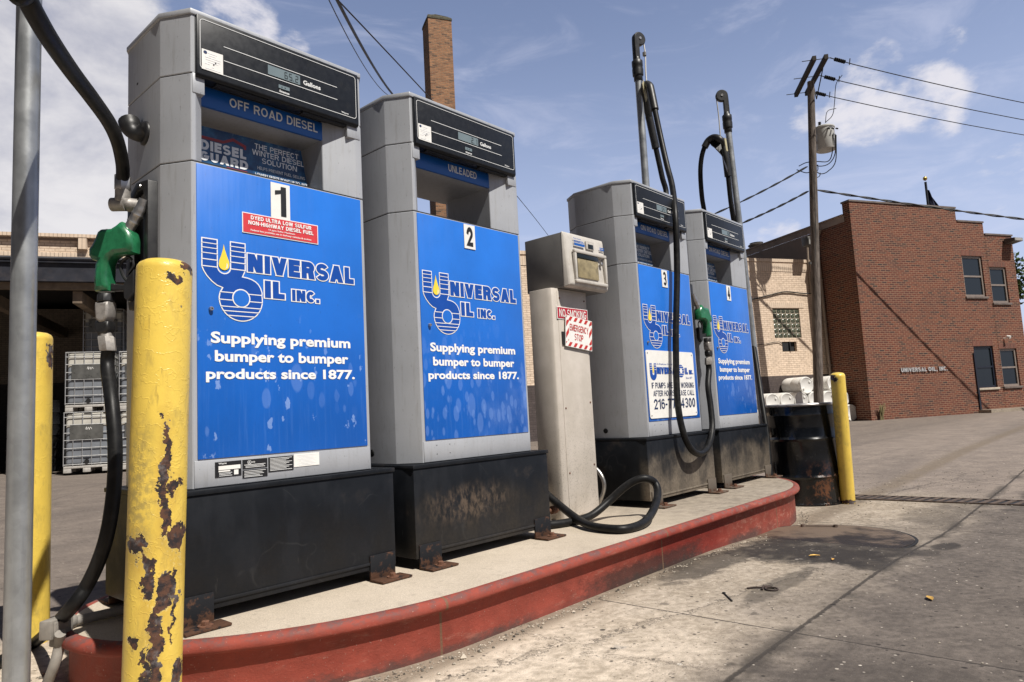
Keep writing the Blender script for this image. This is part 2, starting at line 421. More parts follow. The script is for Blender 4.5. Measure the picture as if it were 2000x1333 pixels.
DKSEAM = simple('dark seam', (0.012, 0.012, 0.013), 0.7)
BLACKP = simple('black display panel', (0.013, 0.015, 0.019), 0.38, 0, 0.15, 40, 0.02, 500, spec=0.25, dirt=(0.06, 0.056, 0.045), dirt_amt=0.14)
RUBBER = simple('black rubber', (0.009, 0.009, 0.0095), 0.45, 0, 0.3, 25, 0.05, 300, spec=0.22, dirt=(0.06, 0.056, 0.052), dirt_amt=0.25)
BLACKPL = simple('black moulded plastic', (0.015, 0.015, 0.016), 0.45, 0, 0.2, 30, 0.05, 200)
SIGNBLUE = simple('blue sign face', (0.008, 0.10, 0.40), 0.35, 0, 0.06, 8)
WHITEINK = simple('white lettering', (0.82, 0.82, 0.82), 0.5, 0, 0.03)
DISPINK = simple('display lettering', (0.75, 0.76, 0.76), 0.5, 0, 0.03)
BLACKINK = simple('black lettering', (0.012, 0.012, 0.014), 0.5, 0, 0.05)
NAVYINK = simple('navy lettering', (0.012, 0.03, 0.10), 0.5, 0, 0.05)
LOGOBLUE = simple('logo blue', (0.004, 0.065, 0.36), 0.35, 0, 0.04)
YELLOWINK = simple('yellow drop', (0.88, 0.66, 0.06), 0.4, 0, 0.03)
REDINK = simple('red label', (0.62, 0.045, 0.055), 0.45, 0, 0.06, 40)
LABELW = simple('white label', (0.80, 0.79, 0.76), 0.5, 0, 0.04)
PLATEBLK = simple('black data plate', (0.014, 0.014, 0.016), 0.35, 0, 0.1)
LCD = simple('grey liquid crystal', (0.17, 0.22, 0.24), 0.22, 0, 0.04)
LCDINK = simple('dark liquid crystal digits', (0.05, 0.065, 0.07), 0.4)
CHROME = simple('worn steel', (0.42, 0.41, 0.40), 0.34, 0.85, 0.18, 40, 0.06, 200)
CASTAL = simple('cast aluminium', (0.34, 0.32, 0.30), 0.55, 0.45, 0.15, 60, 0.12, 300, dirt=(0.12, 0.1, 0.08), dirt_amt=0.5)
RUSTB = simple('rusty bolt', (0.16, 0.075, 0.045), 0.8, 0.2, 0.4, 80, 0.2, 300)

def panel_mat(name, spots, seed, faded, chips=0.1):
    m, s = material(name)
    co = s.coord(); x, y, z = s.sep(co)
    base = s.mix(s.ss(z, 0.6, 1.6), (0.003, 0.115, 0.53, 1), (0.016, 0.16, 0.62, 1))
    base = s.tint(base, s.ss(s.noise(co, 2.5, 5), 0.3, 0.7, 0.9, 1.1))
    strk = s.noise(s.scale(co, (70, 1, 3.5), (seed, 0, 0)), 1.0, 4, 0.6)
    low = s.ss(z, 1.05, 0.60)
    base = s.mix(s.mul(s.mul(s.ss(strk, 0.5, 0.75), 0.22), low), base, (0.10, 0.26, 0.72))
    # pale oval blotches of hard water
    dens = s.ss(s.add(z, s.mul(s.sub(s.noise(co, 4, 4), 0.5), 0.55)), 1.16, 0.70)
    ww = s.mul(s.sub(s.noise(co, 14, 3), 0.5), 0.5)
    for k, (sx_, sz_) in enumerate(((15, 7), (21, 10), (30, 13))):
        v = s.vor(s.scale(co, (sx_, 1, sz_), (seed + k * 3.3, 0, seed * .7 + k)), 1.0)
        r = s.sep(v.outputs['Color'])[0]; d_ = s.add(v.outputs['Distance'], s.mul(ww, 0.35))
        ov = s.mul(s.ss(d_, s.add(0.20, s.mul(r, 0.24)), s.add(0.14, s.mul(r, 0.20))), s.ss(r, 0.98 - spots * 0.62, 1.04 - spots * 0.62))
        base = s.mix(s.mul(s.mul(ov, dens), 0.30), base, (0.20, 0.36, 0.80))
    # small pale drip chips
    v2 = s.vor(s.scale(co, (21, 1, 11), (seed * 3 + 1, 0, 2)), 1.0)
    r2 = s.sep(v2.outputs['Color'])[1]
    n2 = s.noise(s.scale(co, (1, 1, 0.5)), 55, 4, 0.65)
    ch = s.ss(s.add(v2.outputs['Distance'], s.mul(s.sub(n2, 0.5), 1.2)), 0.20, 0.15)
    ch = s.mul(s.mul(ch, s.ss(r2, 0.06, 0.10)), s.ss(z, 1.12, 0.85))
    base = s.mix(s.mul(ch, chips), base, (0.30, 0.46, 0.85))
    spk = s.ss(s.noise(s.scale(co, (1, 1, 0.4)), 130, 3, 0.6), 0.66, 0.74)
    base = s.mix(s.mul(spk, 0.25), base, (0.02, 0.05, 0.2))
    haze_ = s.mul(s.ss(s.noise(s.scale(co, (2.5, 1, 2), (seed, 1, 0)), 1.6, 5), 0.42, 0.7), s.mul(low, faded))
    base = s.mix(haze_, base, (0.20, 0.36, 0.80))
    s.out(base, s.ss(strk, 0.3, 0.7, 0.32, 0.42), 0.0, None, 0.15)
    return m
PANEL = [panel_mat('blue panel with drip chips', 0.10, 1.0, 0.0, 0.6), panel_mat('blue panel with pale blotches', 1.15, 2.3, 0.5, 0.1),
         panel_mat('clean blue panel', 0.1, 4.1, 0.1), panel_mat('scuffed blue panel', 0.2, 5.7, 0.1)]

def base_mat(name, dust):
    m, s = material(name)
    co = s.coord(); x, y, z = s.sep(co)
    n1 = s.noise(co, 5, 6, 0.6); n2 = s.noise(s.scale(co, (1, 1, 0.25)), 9, 6, 0.65); n3 = s.noise(co, 60, 4)
    c = s.tint((0.0075, 0.009, 0.012), s.ss(n1, 0.3, 0.7, 0.8, 1.3))
    scr = s.ss(s.noise(s.scale(co, (1, 1, 0.15), (3, 3, 0)), 40, 5, 0.7), 0.66, 0.74)
    c = s.mix(s.mul(scr, 0.16), c, (0.16, 0.155, 0.15))
    drip = s.ss(s.noise(s.scale(co, (1, 1, 0.3), (7, 1, 2)), 13, 5, 0.6), 0.48, 0.66); c = s.mix(s.mul(drip, 0.35), c, (0.019, 0.021, 0.026))
    hair = s.ss(s.absv(s.sub(s.noise(s.scale(co, (1, 1, 0.7), (3, 2, 9)), 3.2, 3, 0.4), 0.5)), 0.006, 0.0); c = s.mix(s.mul(s.mul(hair, s.ss(n2, 0.45, 0.6)), 0.07), c, (0.16, 0.16, 0.16))
    if name.endswith('scuffed'):
        pt = s.mul(s.ell(x, z, 0.24, 0.235, 0.22, 0.075, n2, 1.6, 0.6), s.ss(s.noise(s.scale(co, (1, 1, .5)), 40, 5, .7), 0.4, 0.65)); c = s.mix(s.mul(pt, 0.6), c, (0.15, 0.11, 0.08))
    smear = s.mul(s.ss(n1, 0.56, 0.76), s.ss(z, 0.05, 0.25))
    c = s.mix(s.mul(smear, 0.10 if dust < .1 else 0.22), c, (0.16, 0.12, 0.09))
    front = s.ss(y, 0.05, -0.03)
    dz_ = s.mul(s.mul(s.ss(s.add(z, s.add(s.mul(s.sub(n2, 0.5), 0.28), s.mul(s.sub(n1, 0.5), 0.5))), 0.36, 0.03), dust), front)
    c = s.mix(dz_, c, s.tint((0.20, 0.168, 0.132), s.ss(n3, 0.3, 0.7, 0.8, 1.15)))
    s.out(c, s.ss(n1, 0.3, 0.7, 0.42, 0.6), 0.0, s.bump(n3, 0.05, 0.003), None, 0.16)
    return m
BASE = [base_mat('black base paint', 0.04), base_mat('black base paint scuffed', 0.12), base_mat('dusty black base paint', 0.95), base_mat('dusty black base', 0.8)]

def bracket_mat(name, c0, rust):
    m, s = material(name)
    co = s.coord(); x, y, z = s.sep(co); n1 = s.noise(co, 24, 6, 0.7); n2 = s.noise(co, 90, 4, 0.6)
    r = s.ss(s.add(n1, s.ss(z, 0.05, 0.0, 0.0, 0.16)), 0.56 - rust, 0.70 - rust)
    c = s.mix(s.mul(r, 0.9), c0, s.mix(n2, (0.045, 0.024, 0.016, 1), (0.15, 0.075, 0.045, 1)))
    s.out(c, 0.7, 0.1, s.bump(n2, 0.2, 0.003), None, 0.2); return m
BRKT = [bracket_mat('rusting black bracket', (0.014, 0.015, 0.018, 1), 0.04), bracket_mat('dusty rusting bracket', (0.13, 0.11, 0.09, 1), 0.0)]

def galv(name, c=(0.37, 0.385, 0.395)):
    m, s = material(name)
    co = s.coord(); v = s.vor(s.scale(co, (1, 1, 0.6)), 55); n1 = s.noise(co, 9, 6, 0.6); st = s.noise(s.scale(co, (60, 60, 3)), 1, 5, 0.6)
    k = s.add(s.mul(s.sep(v.outputs['Color'])[0], 0.09), s.ss(n1, 0.3, 0.7, 0.74, 1.02))
    cc = s.tint(c, k); cc = s.mix(s.mul(s.ss(st, 0.55, 0.75), 0.3), cc, (0.12, 0.12, 0.12))
    s.out(cc, s.ss(n1, 0.3, 0.7, 0.30, 0.46), 0.6, s.bump(st, 0.08, 0.002)); return m
GALV = galv('galvanised steel')
WALLGREY = simple('conduit grey', (0.25, 0.23, 0.205), 0.75, 0.1, 0.15, 30, 0.15, 200)

KERB, s = material('red kerb paint')
co = s.coord(); x, y, z = s.sep(co)
n1 = s.noise(co, 6, 7, 0.65); n2 = s.noise(s.scale(co, (1, 1, 2)), 22, 7, 0.7); n3 = s.noise(co, 140, 3); n4 = s.noise(co, 1.3, 4)
c = s.tint((0.27, 0.056, 0.038), s.ss(n1, 0.3, 0.7, 0.80, 1.18)); c = s.mix(s.mul(s.ss(s.noise(co, 55, 5, 0.7), 0.55, 0.7), 0.35), c, (0.16, 0.045, 0.038)); c = s.mix(s.mul(s.ss(s.noise(s.scale(co, (0.5, 0.5, 2), (9, 1, 1)), 9, 7, 0.75), 0.58, 0.68), 0.45), c, (0.36, 0.16, 0.12))
wear = s.mul(s.ss(n2, 0.50, 0.72), s.ss(x, 1.2, 3.6, 0.10, 0.85))
c = s.mix(wear, c, (0.42, 0.20, 0.15))
wet = s.boxm(x, z, 2.55, 0.05, 0.42, 0.12, n1, 1.2, 0.4)
c = s.mix(s.mul(wet, 0.8), c, (0.20, 0.018, 0.012))
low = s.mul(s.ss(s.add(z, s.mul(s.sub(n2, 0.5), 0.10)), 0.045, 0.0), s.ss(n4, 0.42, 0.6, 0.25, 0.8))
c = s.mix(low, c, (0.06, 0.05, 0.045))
blk = s.mul(s.boxm(x, z, 2.1, 0.03, 0.5, 0.05, n2, 1.4, 0.4), 0.75)
c = s.mix(blk, c, (0.03, 0.025, 0.022))
top = s.mul(s.ss(z, 0.17, 0.20), s.ss(n2, 0.42, 0.62))
c = s.mix(s.mul(top, 0.75), c, (0.10, 0.075, 0.075))
for jx in (0.68, 2.22, 3.75):
    j = s.ss(s.absv(s.sub(x, s.add(jx, s.mul(s.sub(n2, .5), .006)))), 0.007, 0.003)
    c = s.mix(s.mul(j, 0.85), c, (0.16, 0.10, 0.06))
spk = s.ss(n3, 0.68, 0.72)
c = s.mix(s.mul(spk, 0.5), c, (0.45, 0.36, 0.3))
s.out(c, s.ss(n1, 0.3, 0.7, 0.6, 0.85), 0.0, s.bump(s.add(s.mul(n2, 0.7), s.mul(n3, 0.4)), 0.45, 0.005), None, 0.3)

SLAB, s = material('island concrete')
co = s.coord(); x, y, z = s.sep(co)
n1 = s.noise(co, 2.2, 7, 0.6); n2 = s.noise(co, 18, 6, 0.65); n3 = s.noise(co, 260, 3)
c = s.mix(s.ss(n1, 0.35, 0.7), (0.44, 0.375, 0.295, 1), (0.53, 0.455, 0.365, 1))
c = s.tint(c, s.ss(n3, 0.3, 0.7, 0.78, 1.16)); c = s.mix(s.mul(s.ss(n2, 0.54, 0.72), 0.35), c, (0.24, 0.20, 0.16))
dk = s.mul(s.ss(s.add(x, s.mul(s.sub(n1, 0.5), 1.2)), 1.9, 3.2), s.ss(n2, 0.3, 0.7, 0.45, 0.95))
c = s.mix(s.mul(dk, 0.85), c, (0.15, 0.125, 0.10))
sp = s.ss(s.noise(co, 90, 2), 0.70, 0.75); c = s.mix(s.mul(sp, 0.5), c, (0.07, 0.06, 0.05))
s.out(c, 0.9, 0.0, s.bump(s.add(s.mul(n2, 0.5), s.mul(n3, 0.5)), 0.3, 0.004))

# ------------------------------------------------------------------ ground
def gz(x, y):
    def sm(t): t = max(0.0, min(1.0, t)); return t * t * (3 - 2 * t)
    return -0.06 * sm((x - 2.6) / 1.8) * (1 - sm((x - 6.2) / 5.0))
GROUND, s = material('stained concrete yard')
co = s.coord(); x, y, z = s.sep(co)
n1 = s.noise(co, 0.55, 6, 0.6); n2 = s.noise(co, 3.2, 12, 0.74); n3 = s.noise(co, 26, 7, 0.68); n4 = s.noise(co, 240, 3, 0.6)
tan = s.mix(s.ss(s.add(s.mul(n2, .55), s.mul(n3, .45)), 0.36, 0.64), (0.39, 0.325, 0.25, 1), (0.62, 0.53, 0.43, 1))
grey = s.mix(s.ss(s.add(s.mul(n2, .55), s.mul(n3, .45)), 0.36, 0.64), (0.098, 0.083, 0.073, 1), (0.155, 0.131, 0.114, 1))
far = s.mix(s.ss(n2, 0.35, 0.68), (0.180, 0.150, 0.130, 1), (0.255, 0.212, 0.180, 1))
gm = s.ss(s.add(y, s.mul(s.sub(n2, 0.5), 0.7)), -1.05, -1.60)                  # beyond the long joint
gm2 = s.mul(s.ss(s.add(x, s.mul(s.sub(n2, 0.5), 1.0)), 1.2, 2.0), s.mul(s.ss(s.add(y, s.mul(s.sub(n1, 0.5), 1.2)), -0.75, -1.3), 0.6))
gm = s.mx(gm, gm2)
tan = s.tint(tan, s.ss(s.add(x, s.mul(s.sub(n2, 0.5), 1.2)), 0.7, 2.3, 1.0, 0.66))
c = s.mix(gm, tan, grey)
# yard beyond drain and behind the island
fm = s.mx(s.ss(s.add(x, s.mul(s.sub(n2, 0.5), 0.8)), 5.3, 6.6), s.ss(s.add(y, s.mul(s.sub(n2, 0.5), 0.6)), 0.8, 1.6))
strk = s.noise(s.scale(co, (0.12, 0.8, 1)), 1.5, 5, 0.55, 0.4)
far = s.mix(s.mul(s.ss(strk, 0.48, 0.72), 0.5), far, (0.125, 0.105, 0.094))
far = s.tint(far, s.ss(y, 0.6, 2.0, 1.08, 0.84))
c = s.mix(fm, c, far)
# dust near the kerb
kd = s.mul(s.mul(s.ss(s.add(y, s.mul(s.sub(n3, 0.5), 0.14)), -0.62, -0.53), s.ss(y, -0.30, -0.45)), s.ss(n2, 0.30, 0.55, 0.35, 0.8))
c = s.mix(kd, c, (0.17, 0.135, 0.10))
# (stains with shapes of their own)
spill = s.mul(s.boxm(x, y, 3.12, -0.97, 0.44, 0.42, n2, 1.3, 0.12), 0.98)
tail = s.mul(s.ell(x, y, 2.45, -0.62, 0.45, 0.14, n2, 2.6, 0.20), 0.75)
arc = s.mul(s.ell(x, y, 2.2, -1.1, 0.45, 0.06, n2, 2.8, 0.20), 0.55)
oil = s.mx(spill, s.mx(tail, arc))
oil = s.mx(oil, s.mul(s.ell(x, y, 3.60, -1.50, 0.16, 0.07, n2, 1.0, 0.25), 0.8))
oil = s.mx(oil, s.mul(s.ell(x, y, 3.30, -1.47, 0.12, 0.06, n2, 1.0, 0.25), 0.6))
oil = s.mx(oil, s.mul(s.ell(x, y, 2.35, -2.12, 0.30, 0.12, n2, 2.2, 0.20), 0.55))
oil = s.mx(oil, s.mul(s.ell(x, y, 1.75, -2.35, 0.4, 0.2, n2, 2.4, 0.20), 0.4))
oil = s.mx(oil, s.mul(s.ell(x, y, 4.55, -1.95, 0.3, 0.18, n2, 2.2, 0.20), 0.4))
oil = s.mx(oil, s.mul(s.ell(x, y, 4.9, -1.2, 0.5, 0.2, n2, 1.8, 0.20), 0.4))
oil = s.mx(oil, s.mul(s.ell(x, y, 6.2, -1.8, 0.5, 0.25, n2, 1.6, 0.20), 0.5))
oil = s.mx(oil, s.mul(s.boxm(x, y, 0.95, -1.75, 0.5, 0.22, n2, 1.2, 0.20), 0.35))
spots = s.vor(s.scale(co, (1, 1, 1)), 2.6); sr = s.sep(spots.outputs['Color'])
so_ = s.mul(s.ss(s.add(spots.outputs['Distance'], s.mul(s.sub(n3, 0.5), 0.2)), s.mul(sr[0], 0.22), s.mul(sr[0], 0.12)), s.ss(sr[1], 0.70, 0.75))
oil = s.mx(oil, s.mul(so_, 0.5))
oil = s.mul(oil, s.ss(s.add(s.mul(n3, 0.6), s.mul(n4, 0.4)), 0.34, 0.54, 0.84, 1.0)); oil = s.mul(oil, s.ss(s.add(s.mul(n2, 0.6), s.mul(s.noise(s.scale(co, (1, 1.8, 1), (3, 8, 0)), 5, 8, .7), 0.4)), 0.36, 0.52, 0.62, 1.0))
c = s.mix(oil, c, s.mix(n3, (0.014, 0.012, 0.011, 1), (0.030, 0.025, 0.022, 1)))
# pale splashes
pl = s.vor(s.scale(co, (1, 1, 1), (7, 3, 0)), 3.4); pr = s.sep(pl.outputs['Color'])
pm = s.mul(s.ss(s.add(pl.outputs['Distance'], s.mul(s.sub(n3, 0.5), 0.5)), 0.10, 0.02), s.ss(pr[1], 0.62, 0.68))
c = s.mix(s.mul(pm, 0.6), c, (0.45, 0.41, 0.36))
# joints of the slabs
def joint(coordv, pos, wdt, amp):
    return s.ss(s.absv(s.sub(coordv, s.add(pos, s.mul(s.sub(n3, 0.5), amp)))), wdt, wdt * 0.35)
j = joint(y, -1.39, 0.013, 0.03)
j = s.mx(j, s.mul(joint(x, 1.57, 0.007, 0.018), s.ss(y, -0.45, -0.55)))
j = s.mx(j, s.mul(joint(x, 4.27, 0.008, 0.018), s.ss(y, 0.6, 0.3)))
j = s.mx(j, s.mul(joint(x, -1.1, 0.008, 0.018), s.ss(y, -0.3, -0.4)))
j = s.mx(j, joint(y, -4.1, 0.012, 0.02))
fx, fy = s.add(s.mul(x, 0.88), s.mul(y, -0.47)), s.add(s.mul(x, 0.47), s.mul(y, 0.88))
pj = s.mx(joint(s.m('PINGPONG', s.add(fx, 1.2), 2.3), 1.3, 0.010, 0.03), joint(s.m('PINGPONG', s.add(fy, 0.9), 2.2), 1.1, 0.010, 0.03))
j = s.mx(j, s.mul(pj, s.mul(fm, 0.7)))
c = s.mix(s.mul(j, 0.85), c, (0.035, 0.03, 0.027))
dirtj = s.mul(s.ss(s.absv(s.sub(y, s.add(-1.39, s.mul(s.sub(n2, .5), .10)))), 0.075, 0.01), s.ss(s.noise(co, 1.7, 5, .6), 0.44, 0.56))
c = s.mix(s.mul(dirtj, 0.7), c, (0.05, 0.043, 0.038))
grit = s.ss(n4, 0.64, 0.72); c = s.mix(s.mul(grit, 0.4), c, (0.08, 0.07, 0.062))
grit2 = s.ss(s.noise(co, 150, 2, 0.5), 0.70, 0.76); c = s.mix(s.mul(grit2, 0.35), c, (0.55, 0.5, 0.44))
def specks(scale_, off, r_, keep, col, amt):
    global c
    v_ = s.vor(s.scale(co, (1, 1, 0), off), scale_); q_ = s.sep(v_.outputs['Color'])
    m_ = s.mul(s.ss(v_.outputs['Distance'], s.mul(q_[0], r_), s.mul(q_[0], r_ * 0.6)), s.ss(q_[1], 1 - keep, 1 - keep + 0.02))
    c = s.mix(s.mul(m_, amt), c, col)
specks(13, (1, 2, 0), 0.20, 0.26, (0.028, 0.024, 0.022), 0.9); specks(30, (5, 3, 0), 0.32, 0.34, (0.035, 0.03, 0.027), 0.85); specks(70, (4, 4, 0), 0.36, 0.4, (0.06, 0.05, 0.044), 0.7); specks(15, (2, 9, 0), 0.18, 0.16, (0.66, 0.6, 0.52), 0.85); specks(40, (6, 1, 0), 0.3, 0.2, (0.6, 0.54, 0.46), 0.6); specks(6, (3, 7, 0), 0.20, 0.14, (0.045, 0.038, 0.034), 0.65)
n5 = s.noise(co, 420, 2, 0.6)
c = s.tint(c, s.ss(n3, 0.3, 0.7, 0.86, 1.12)); c = s.tint(c, s.ss(n4, 0.3, 0.7, 0.84, 1.14)); c = s.tint(c, s.ss(n5, 0.3, 0.7, 0.9, 1.1))
cw = s.new('ShaderNodeVectorMath', operation='ADD'); s.L.new(co, cw.inputs[0]); s.L.new(s.comb(s.mul(s.sub(n2, .5), 1.1), s.mul(s.sub(n3, .5), .25), 0.0), cw.inputs[1])
ck = s.vor(cw.outputs[0], 0.55, 'DISTANCE_TO_EDGE'); crk = s.mul(s.ss(ck.outputs['Distance'], 0.0045, 0.0015), s.ss(n1, 0.46, 0.56))
c = s.mix(s.mul(crk, 0.7), c, (0.035, 0.03, 0.027))
scuff = s.mul(s.ss(s.noise(s.scale(co, (1.2, 9, 1), (2, 5, 0)), 2.2, 6, 0.7, 0.6), 0.60, 0.72), 0.35); c = s.mix(scuff, c, (0.06, 0.052, 0.047))
h = s.sub(s.add(s.mul(n3, 0.5), s.mul(n4, 0.35)), s.mul(j, 1.2))
s.out(c, s.mix(oil, (0.92, 0.92, 0.92, 1), (0.72, 0.72, 0.72, 1)), 0.0, s.bump(h, 0.35, 0.006), None, 0.3)

mb = MB()
xs = [-400, -120, -40, -15, -6, -3] + [-2 + 0.25 * i for i in range(60)] + [14, 17, 21, 26, 34, 50, 100, 400]
ys = [-400, -100, -30, -12, -6, -4, -3, -2, -1, 0, 1, 2, 4, 8, 16, 30, 60, 150, 400]
vs = [(X, Y, gz(X, Y)) for Y in ys for X in xs]; nx = len(xs)
fs = [(r * nx + i, r * nx + i + 1, (r + 1) * nx + i + 1, (r + 1) * nx + i) for r in range(len(ys) - 1) for i in range(nx - 1)]
mb.add(vs, fs)
tag(mb.build('ground', GROUND, smooth=60), kind='structure')

# ------------------------------------------------------------------ island
IT = 0.203
def outline(off=0.0, n=40):
    """closed outline of the island, anticlockwise, pushed out by off"""
    cy, b = 0.27, 0.775
    pts = []
    for k in range(n + 1):       # right end from front to back
        a = -PI / 2 + PI * k / n; pts.append((3.85 + 1.05 * math.cos(a), cy + b * math.sin(a)))
    m_ = 26
    for k in range(1, m_): pts.append((3.85 - (3.85 - 0.85) * k / m_, cy + b))
    for k in range(n + 1):
        a = PI / 2 + PI * k / n; pts.append((0.85 + 1.15 * math.cos(a), cy + b * math.sin(a)))
    for k in range(1, m_): pts.append((0.85 + 3.0 * k / m_, cy - b))
    out = []
    N = len(pts)
    for i in range(N):
        p, q = Vector(pts[i - 1]), Vector(pts[(i + 1) % N]); t = (q - p).normalized()
        out.append((pts[i][0] + t.y * off, pts[i][1] - t.x * off))
    return out
isl = thing('fuel_island', 'long concrete pump island with rounded ends and worn red kerb', 'island')
prof = [(-0.030, -0.12), (-0.028, 0.02), (-0.028, 0.154), (-0.024, 0.158), (0.002, 0.160), (0.010, 0.165), (0.0135, 0.174), (0.012, 0.186), (0.006, 0.196), (-0.006, 0.2025), (-0.022, IT + 0.001), (-0.030, IT - 0.003), (-0.03, IT - 0.03)]
mb = MB(); rings = [[(p[0], p[1], z) for p in outline(o)] for o, z in prof]
mb.loft(rings, cap=False); mb.build('kerb', KERB, isl, smooth=50)
mb = MB(); ol = outline(-0.029); mb.prism(ol, -0.1, IT - 0.002); mb.build('slab', SLAB, isl, smooth=30)

# ------------------------------------------------------------------ fuel dispensers
W, CHX, CHY, DEP, ZB = 0.7375, 0.066, 0.110, 0.320, 0.4445
D2 = 2 * CHY + DEP
def hexa(o=0.0):
    return [(-o * .6, -o), (W + o * .6, -o), (W + CHX + o, CHY), (W + CHX + o, CHY + DEP), (W + o * .6, D2 + o), (-o * .6, D2 + o), (-CHX - o, CHY + DEP), (-CHX - o, CHY)]

def arc(cx, cz, r, a0, a1, n=14):
    return [(cx + r * math.cos(math.radians(a0 + (a1 - a0) * k / n)), cz + r * math.sin(math.radians(a0 + (a1 - a0) * k / n))) for k in range(n + 1)]
def inset(poly, d):
    out = []; N = len(poly)
    area = sum(poly[i][0] * poly[(i + 1) % N][1] - poly[(i + 1) % N][0] * poly[i][1] for i in range(N))
    sg = 1 if area > 0 else -1
    for i in range(N):
        p0, p1, p2 = Vector(poly[i - 1]), Vector(poly[i]), Vector(poly[(i + 1) % N])
        e1, e2 = (p1 - p0), (p2 - p1)
        if e1.length < 1e-7 or e2.length < 1e-7: out.append(tuple(p1)); continue
        e1.normalize(); e2.normalize()
        n1, n2 = Vector((-e1.y, e1.x)) * sg, Vector((-e2.y, e2.x)) * sg
        b = n1 + n2
        if b.length < 1e-5: out.append(tuple(p1 + n1 * d)); continue
        b.normalize(); k = d / max(0.35, b.dot(n1)); out.append(tuple(p1 + b * k))
    return out

def logo(mb, ox, oz, y, k=1.0):
    """the company mark; materials 0 white, 1 logo blue, 2 panel blue, 3 yellow"""
    T = lambda pts: [(ox + x * k, oz + z * k) for x, z in pts]
    body = [(0.030, 0.887), (0.090, 0.887), (0.090, 0.787)] + arc(0.1125, 0.787, 0.0225, 180, 360, 10)[1:-1] + [(0.135, 0.787), (0.135, 0.887), (0.196, 0.887), (0.195, 0.7815), (0.185, 0.7595)]
    body += [(0.203, 0.7575), (0.219, 0.7535), (0.234, 0.7465), (0.246, 0.7365), (0.255, 0.722), (0.261, 0.704)]
    body += arc(0.1765, 0.675, 0.085, 12, -180, 26)
    body += [(0.0945, 0.692), (0.104, 0.7095), (0.085, 0.7155), (0.066, 0.729), (0.048, 0.7475), (0.036, 0.766), (0.030, 0.7805)]
    mb.flat(T(body), y, 0)
    mb.flat(T(inset(body, 0.0042)), y - 0.0006, 1)
    mb.flat(T(arc(0.176, 0.6765, 0.035, 0, 360, 28)[:-1]), y - 0.0018, 0)
    mb.flat(T(arc(0.176, 0.6765, 0.0305, 0, 360, 28)[:-1]), y - 0.0024, 2)
    for z in (0.868, 0.851, 0.8315, 0.8085, 0.783):
        t = 0.0014 if z > 0.81 else 0.0017
        for a, b in ((0.031, 0.089), (0.136, 0.195)): mb.flat(T([(a, z - t), (b, z - t), (b, z + t), (a, z + t)]), y - 0.0012, 0)
    for z in (0.6945, 0.667, 0.6425, 0.6265, 0.610):
        hw = math.sqrt(max(0, 0.0835 ** 2 - (z - 0.675) ** 2))
        mb.flat(T([(0.1765 - hw, z - 0.0016), (0.1765 + hw, z - 0.0016), (0.1765 + hw, z + 0.0016), (0.1765 - hw, z + 0.0016)]), y - 0.0012, 0)
    dr = [(0.1115, 0.872), (0.1085, 0.852), (0.1015, 0.828), (0.0945, 0.8095), (0.0925, 0.796)] + arc(0.1125, 0.7955, 0.020, 180, 360, 12)[1:] + [(0.131, 0.8095), (0.1235, 0.828), (0.1155, 0.852)]
    mb.flat(T(dr), y - 0.0012, 3)
    mb.flat(T([(0.122, 0.803), (0.1255, 0.797), (0.1245, 0.785), (0.117, 0.780), (0.121, 0.787)]), y - 0.0018, 0)
    def tx(b, x0, x1, z0, z1, g=0.014):
        mbx = (x0 * k + ox, x1 * k + ox, z0 * k + oz, z1 * k + oz)
        caps(mb, b, *mbx, y, .30, 0, 0.0042 * k, .10); caps(mb, b, *mbx, y - 0.0009, .30, 1, 0, .10)
    tx('NIVERSAL', 0.203, 0.674, 0.781, 0.850)
    tx('IL', 0.270, 0.352, 0.688, 0.754)
    tx('INC.', 0.384, 0.505, 0.686, 0.730)

POSTER, s = material('poster navy print')
co = s.coord(); n1 = s.noise(co, 14, 6, 0.7); x, y, z = s.sep(co)
c = s.mix(s.ss(n1, 0.4, 0.7), (0.012, 0.05, 0.14, 1), (0.025, 0.13, 0.28, 1))
fr = s.mul(s.ss(s.noise(co, 45, 8, 0.75), 0.5, 0.62), s.ss(z, 1.78, 1.86))
c = s.mix(s.mul(fr, 0.7), c, (0.28, 0.38, 0.5))
s.out(c, 0.3)
POSTRED = simple('poster red', (0.30, 0.02, 0.018), 0.35, 0, 0.2)
POSTINK = simple('poster grey lettering', (0.86, 0.88, 0.90), 0.4, 0, 0.05)

def bolt(mb, x, y, z, r=0.013, h=0.012):
    mb.lathe([(r * 1.9, 0), (r * 1.9, 0.004)], 14, (x, y, z))
    mb.lathe([(r, 0.004), (r, 0.004 + h), (r * 0.8, 0.006 + h)], 6, (x, y, z))

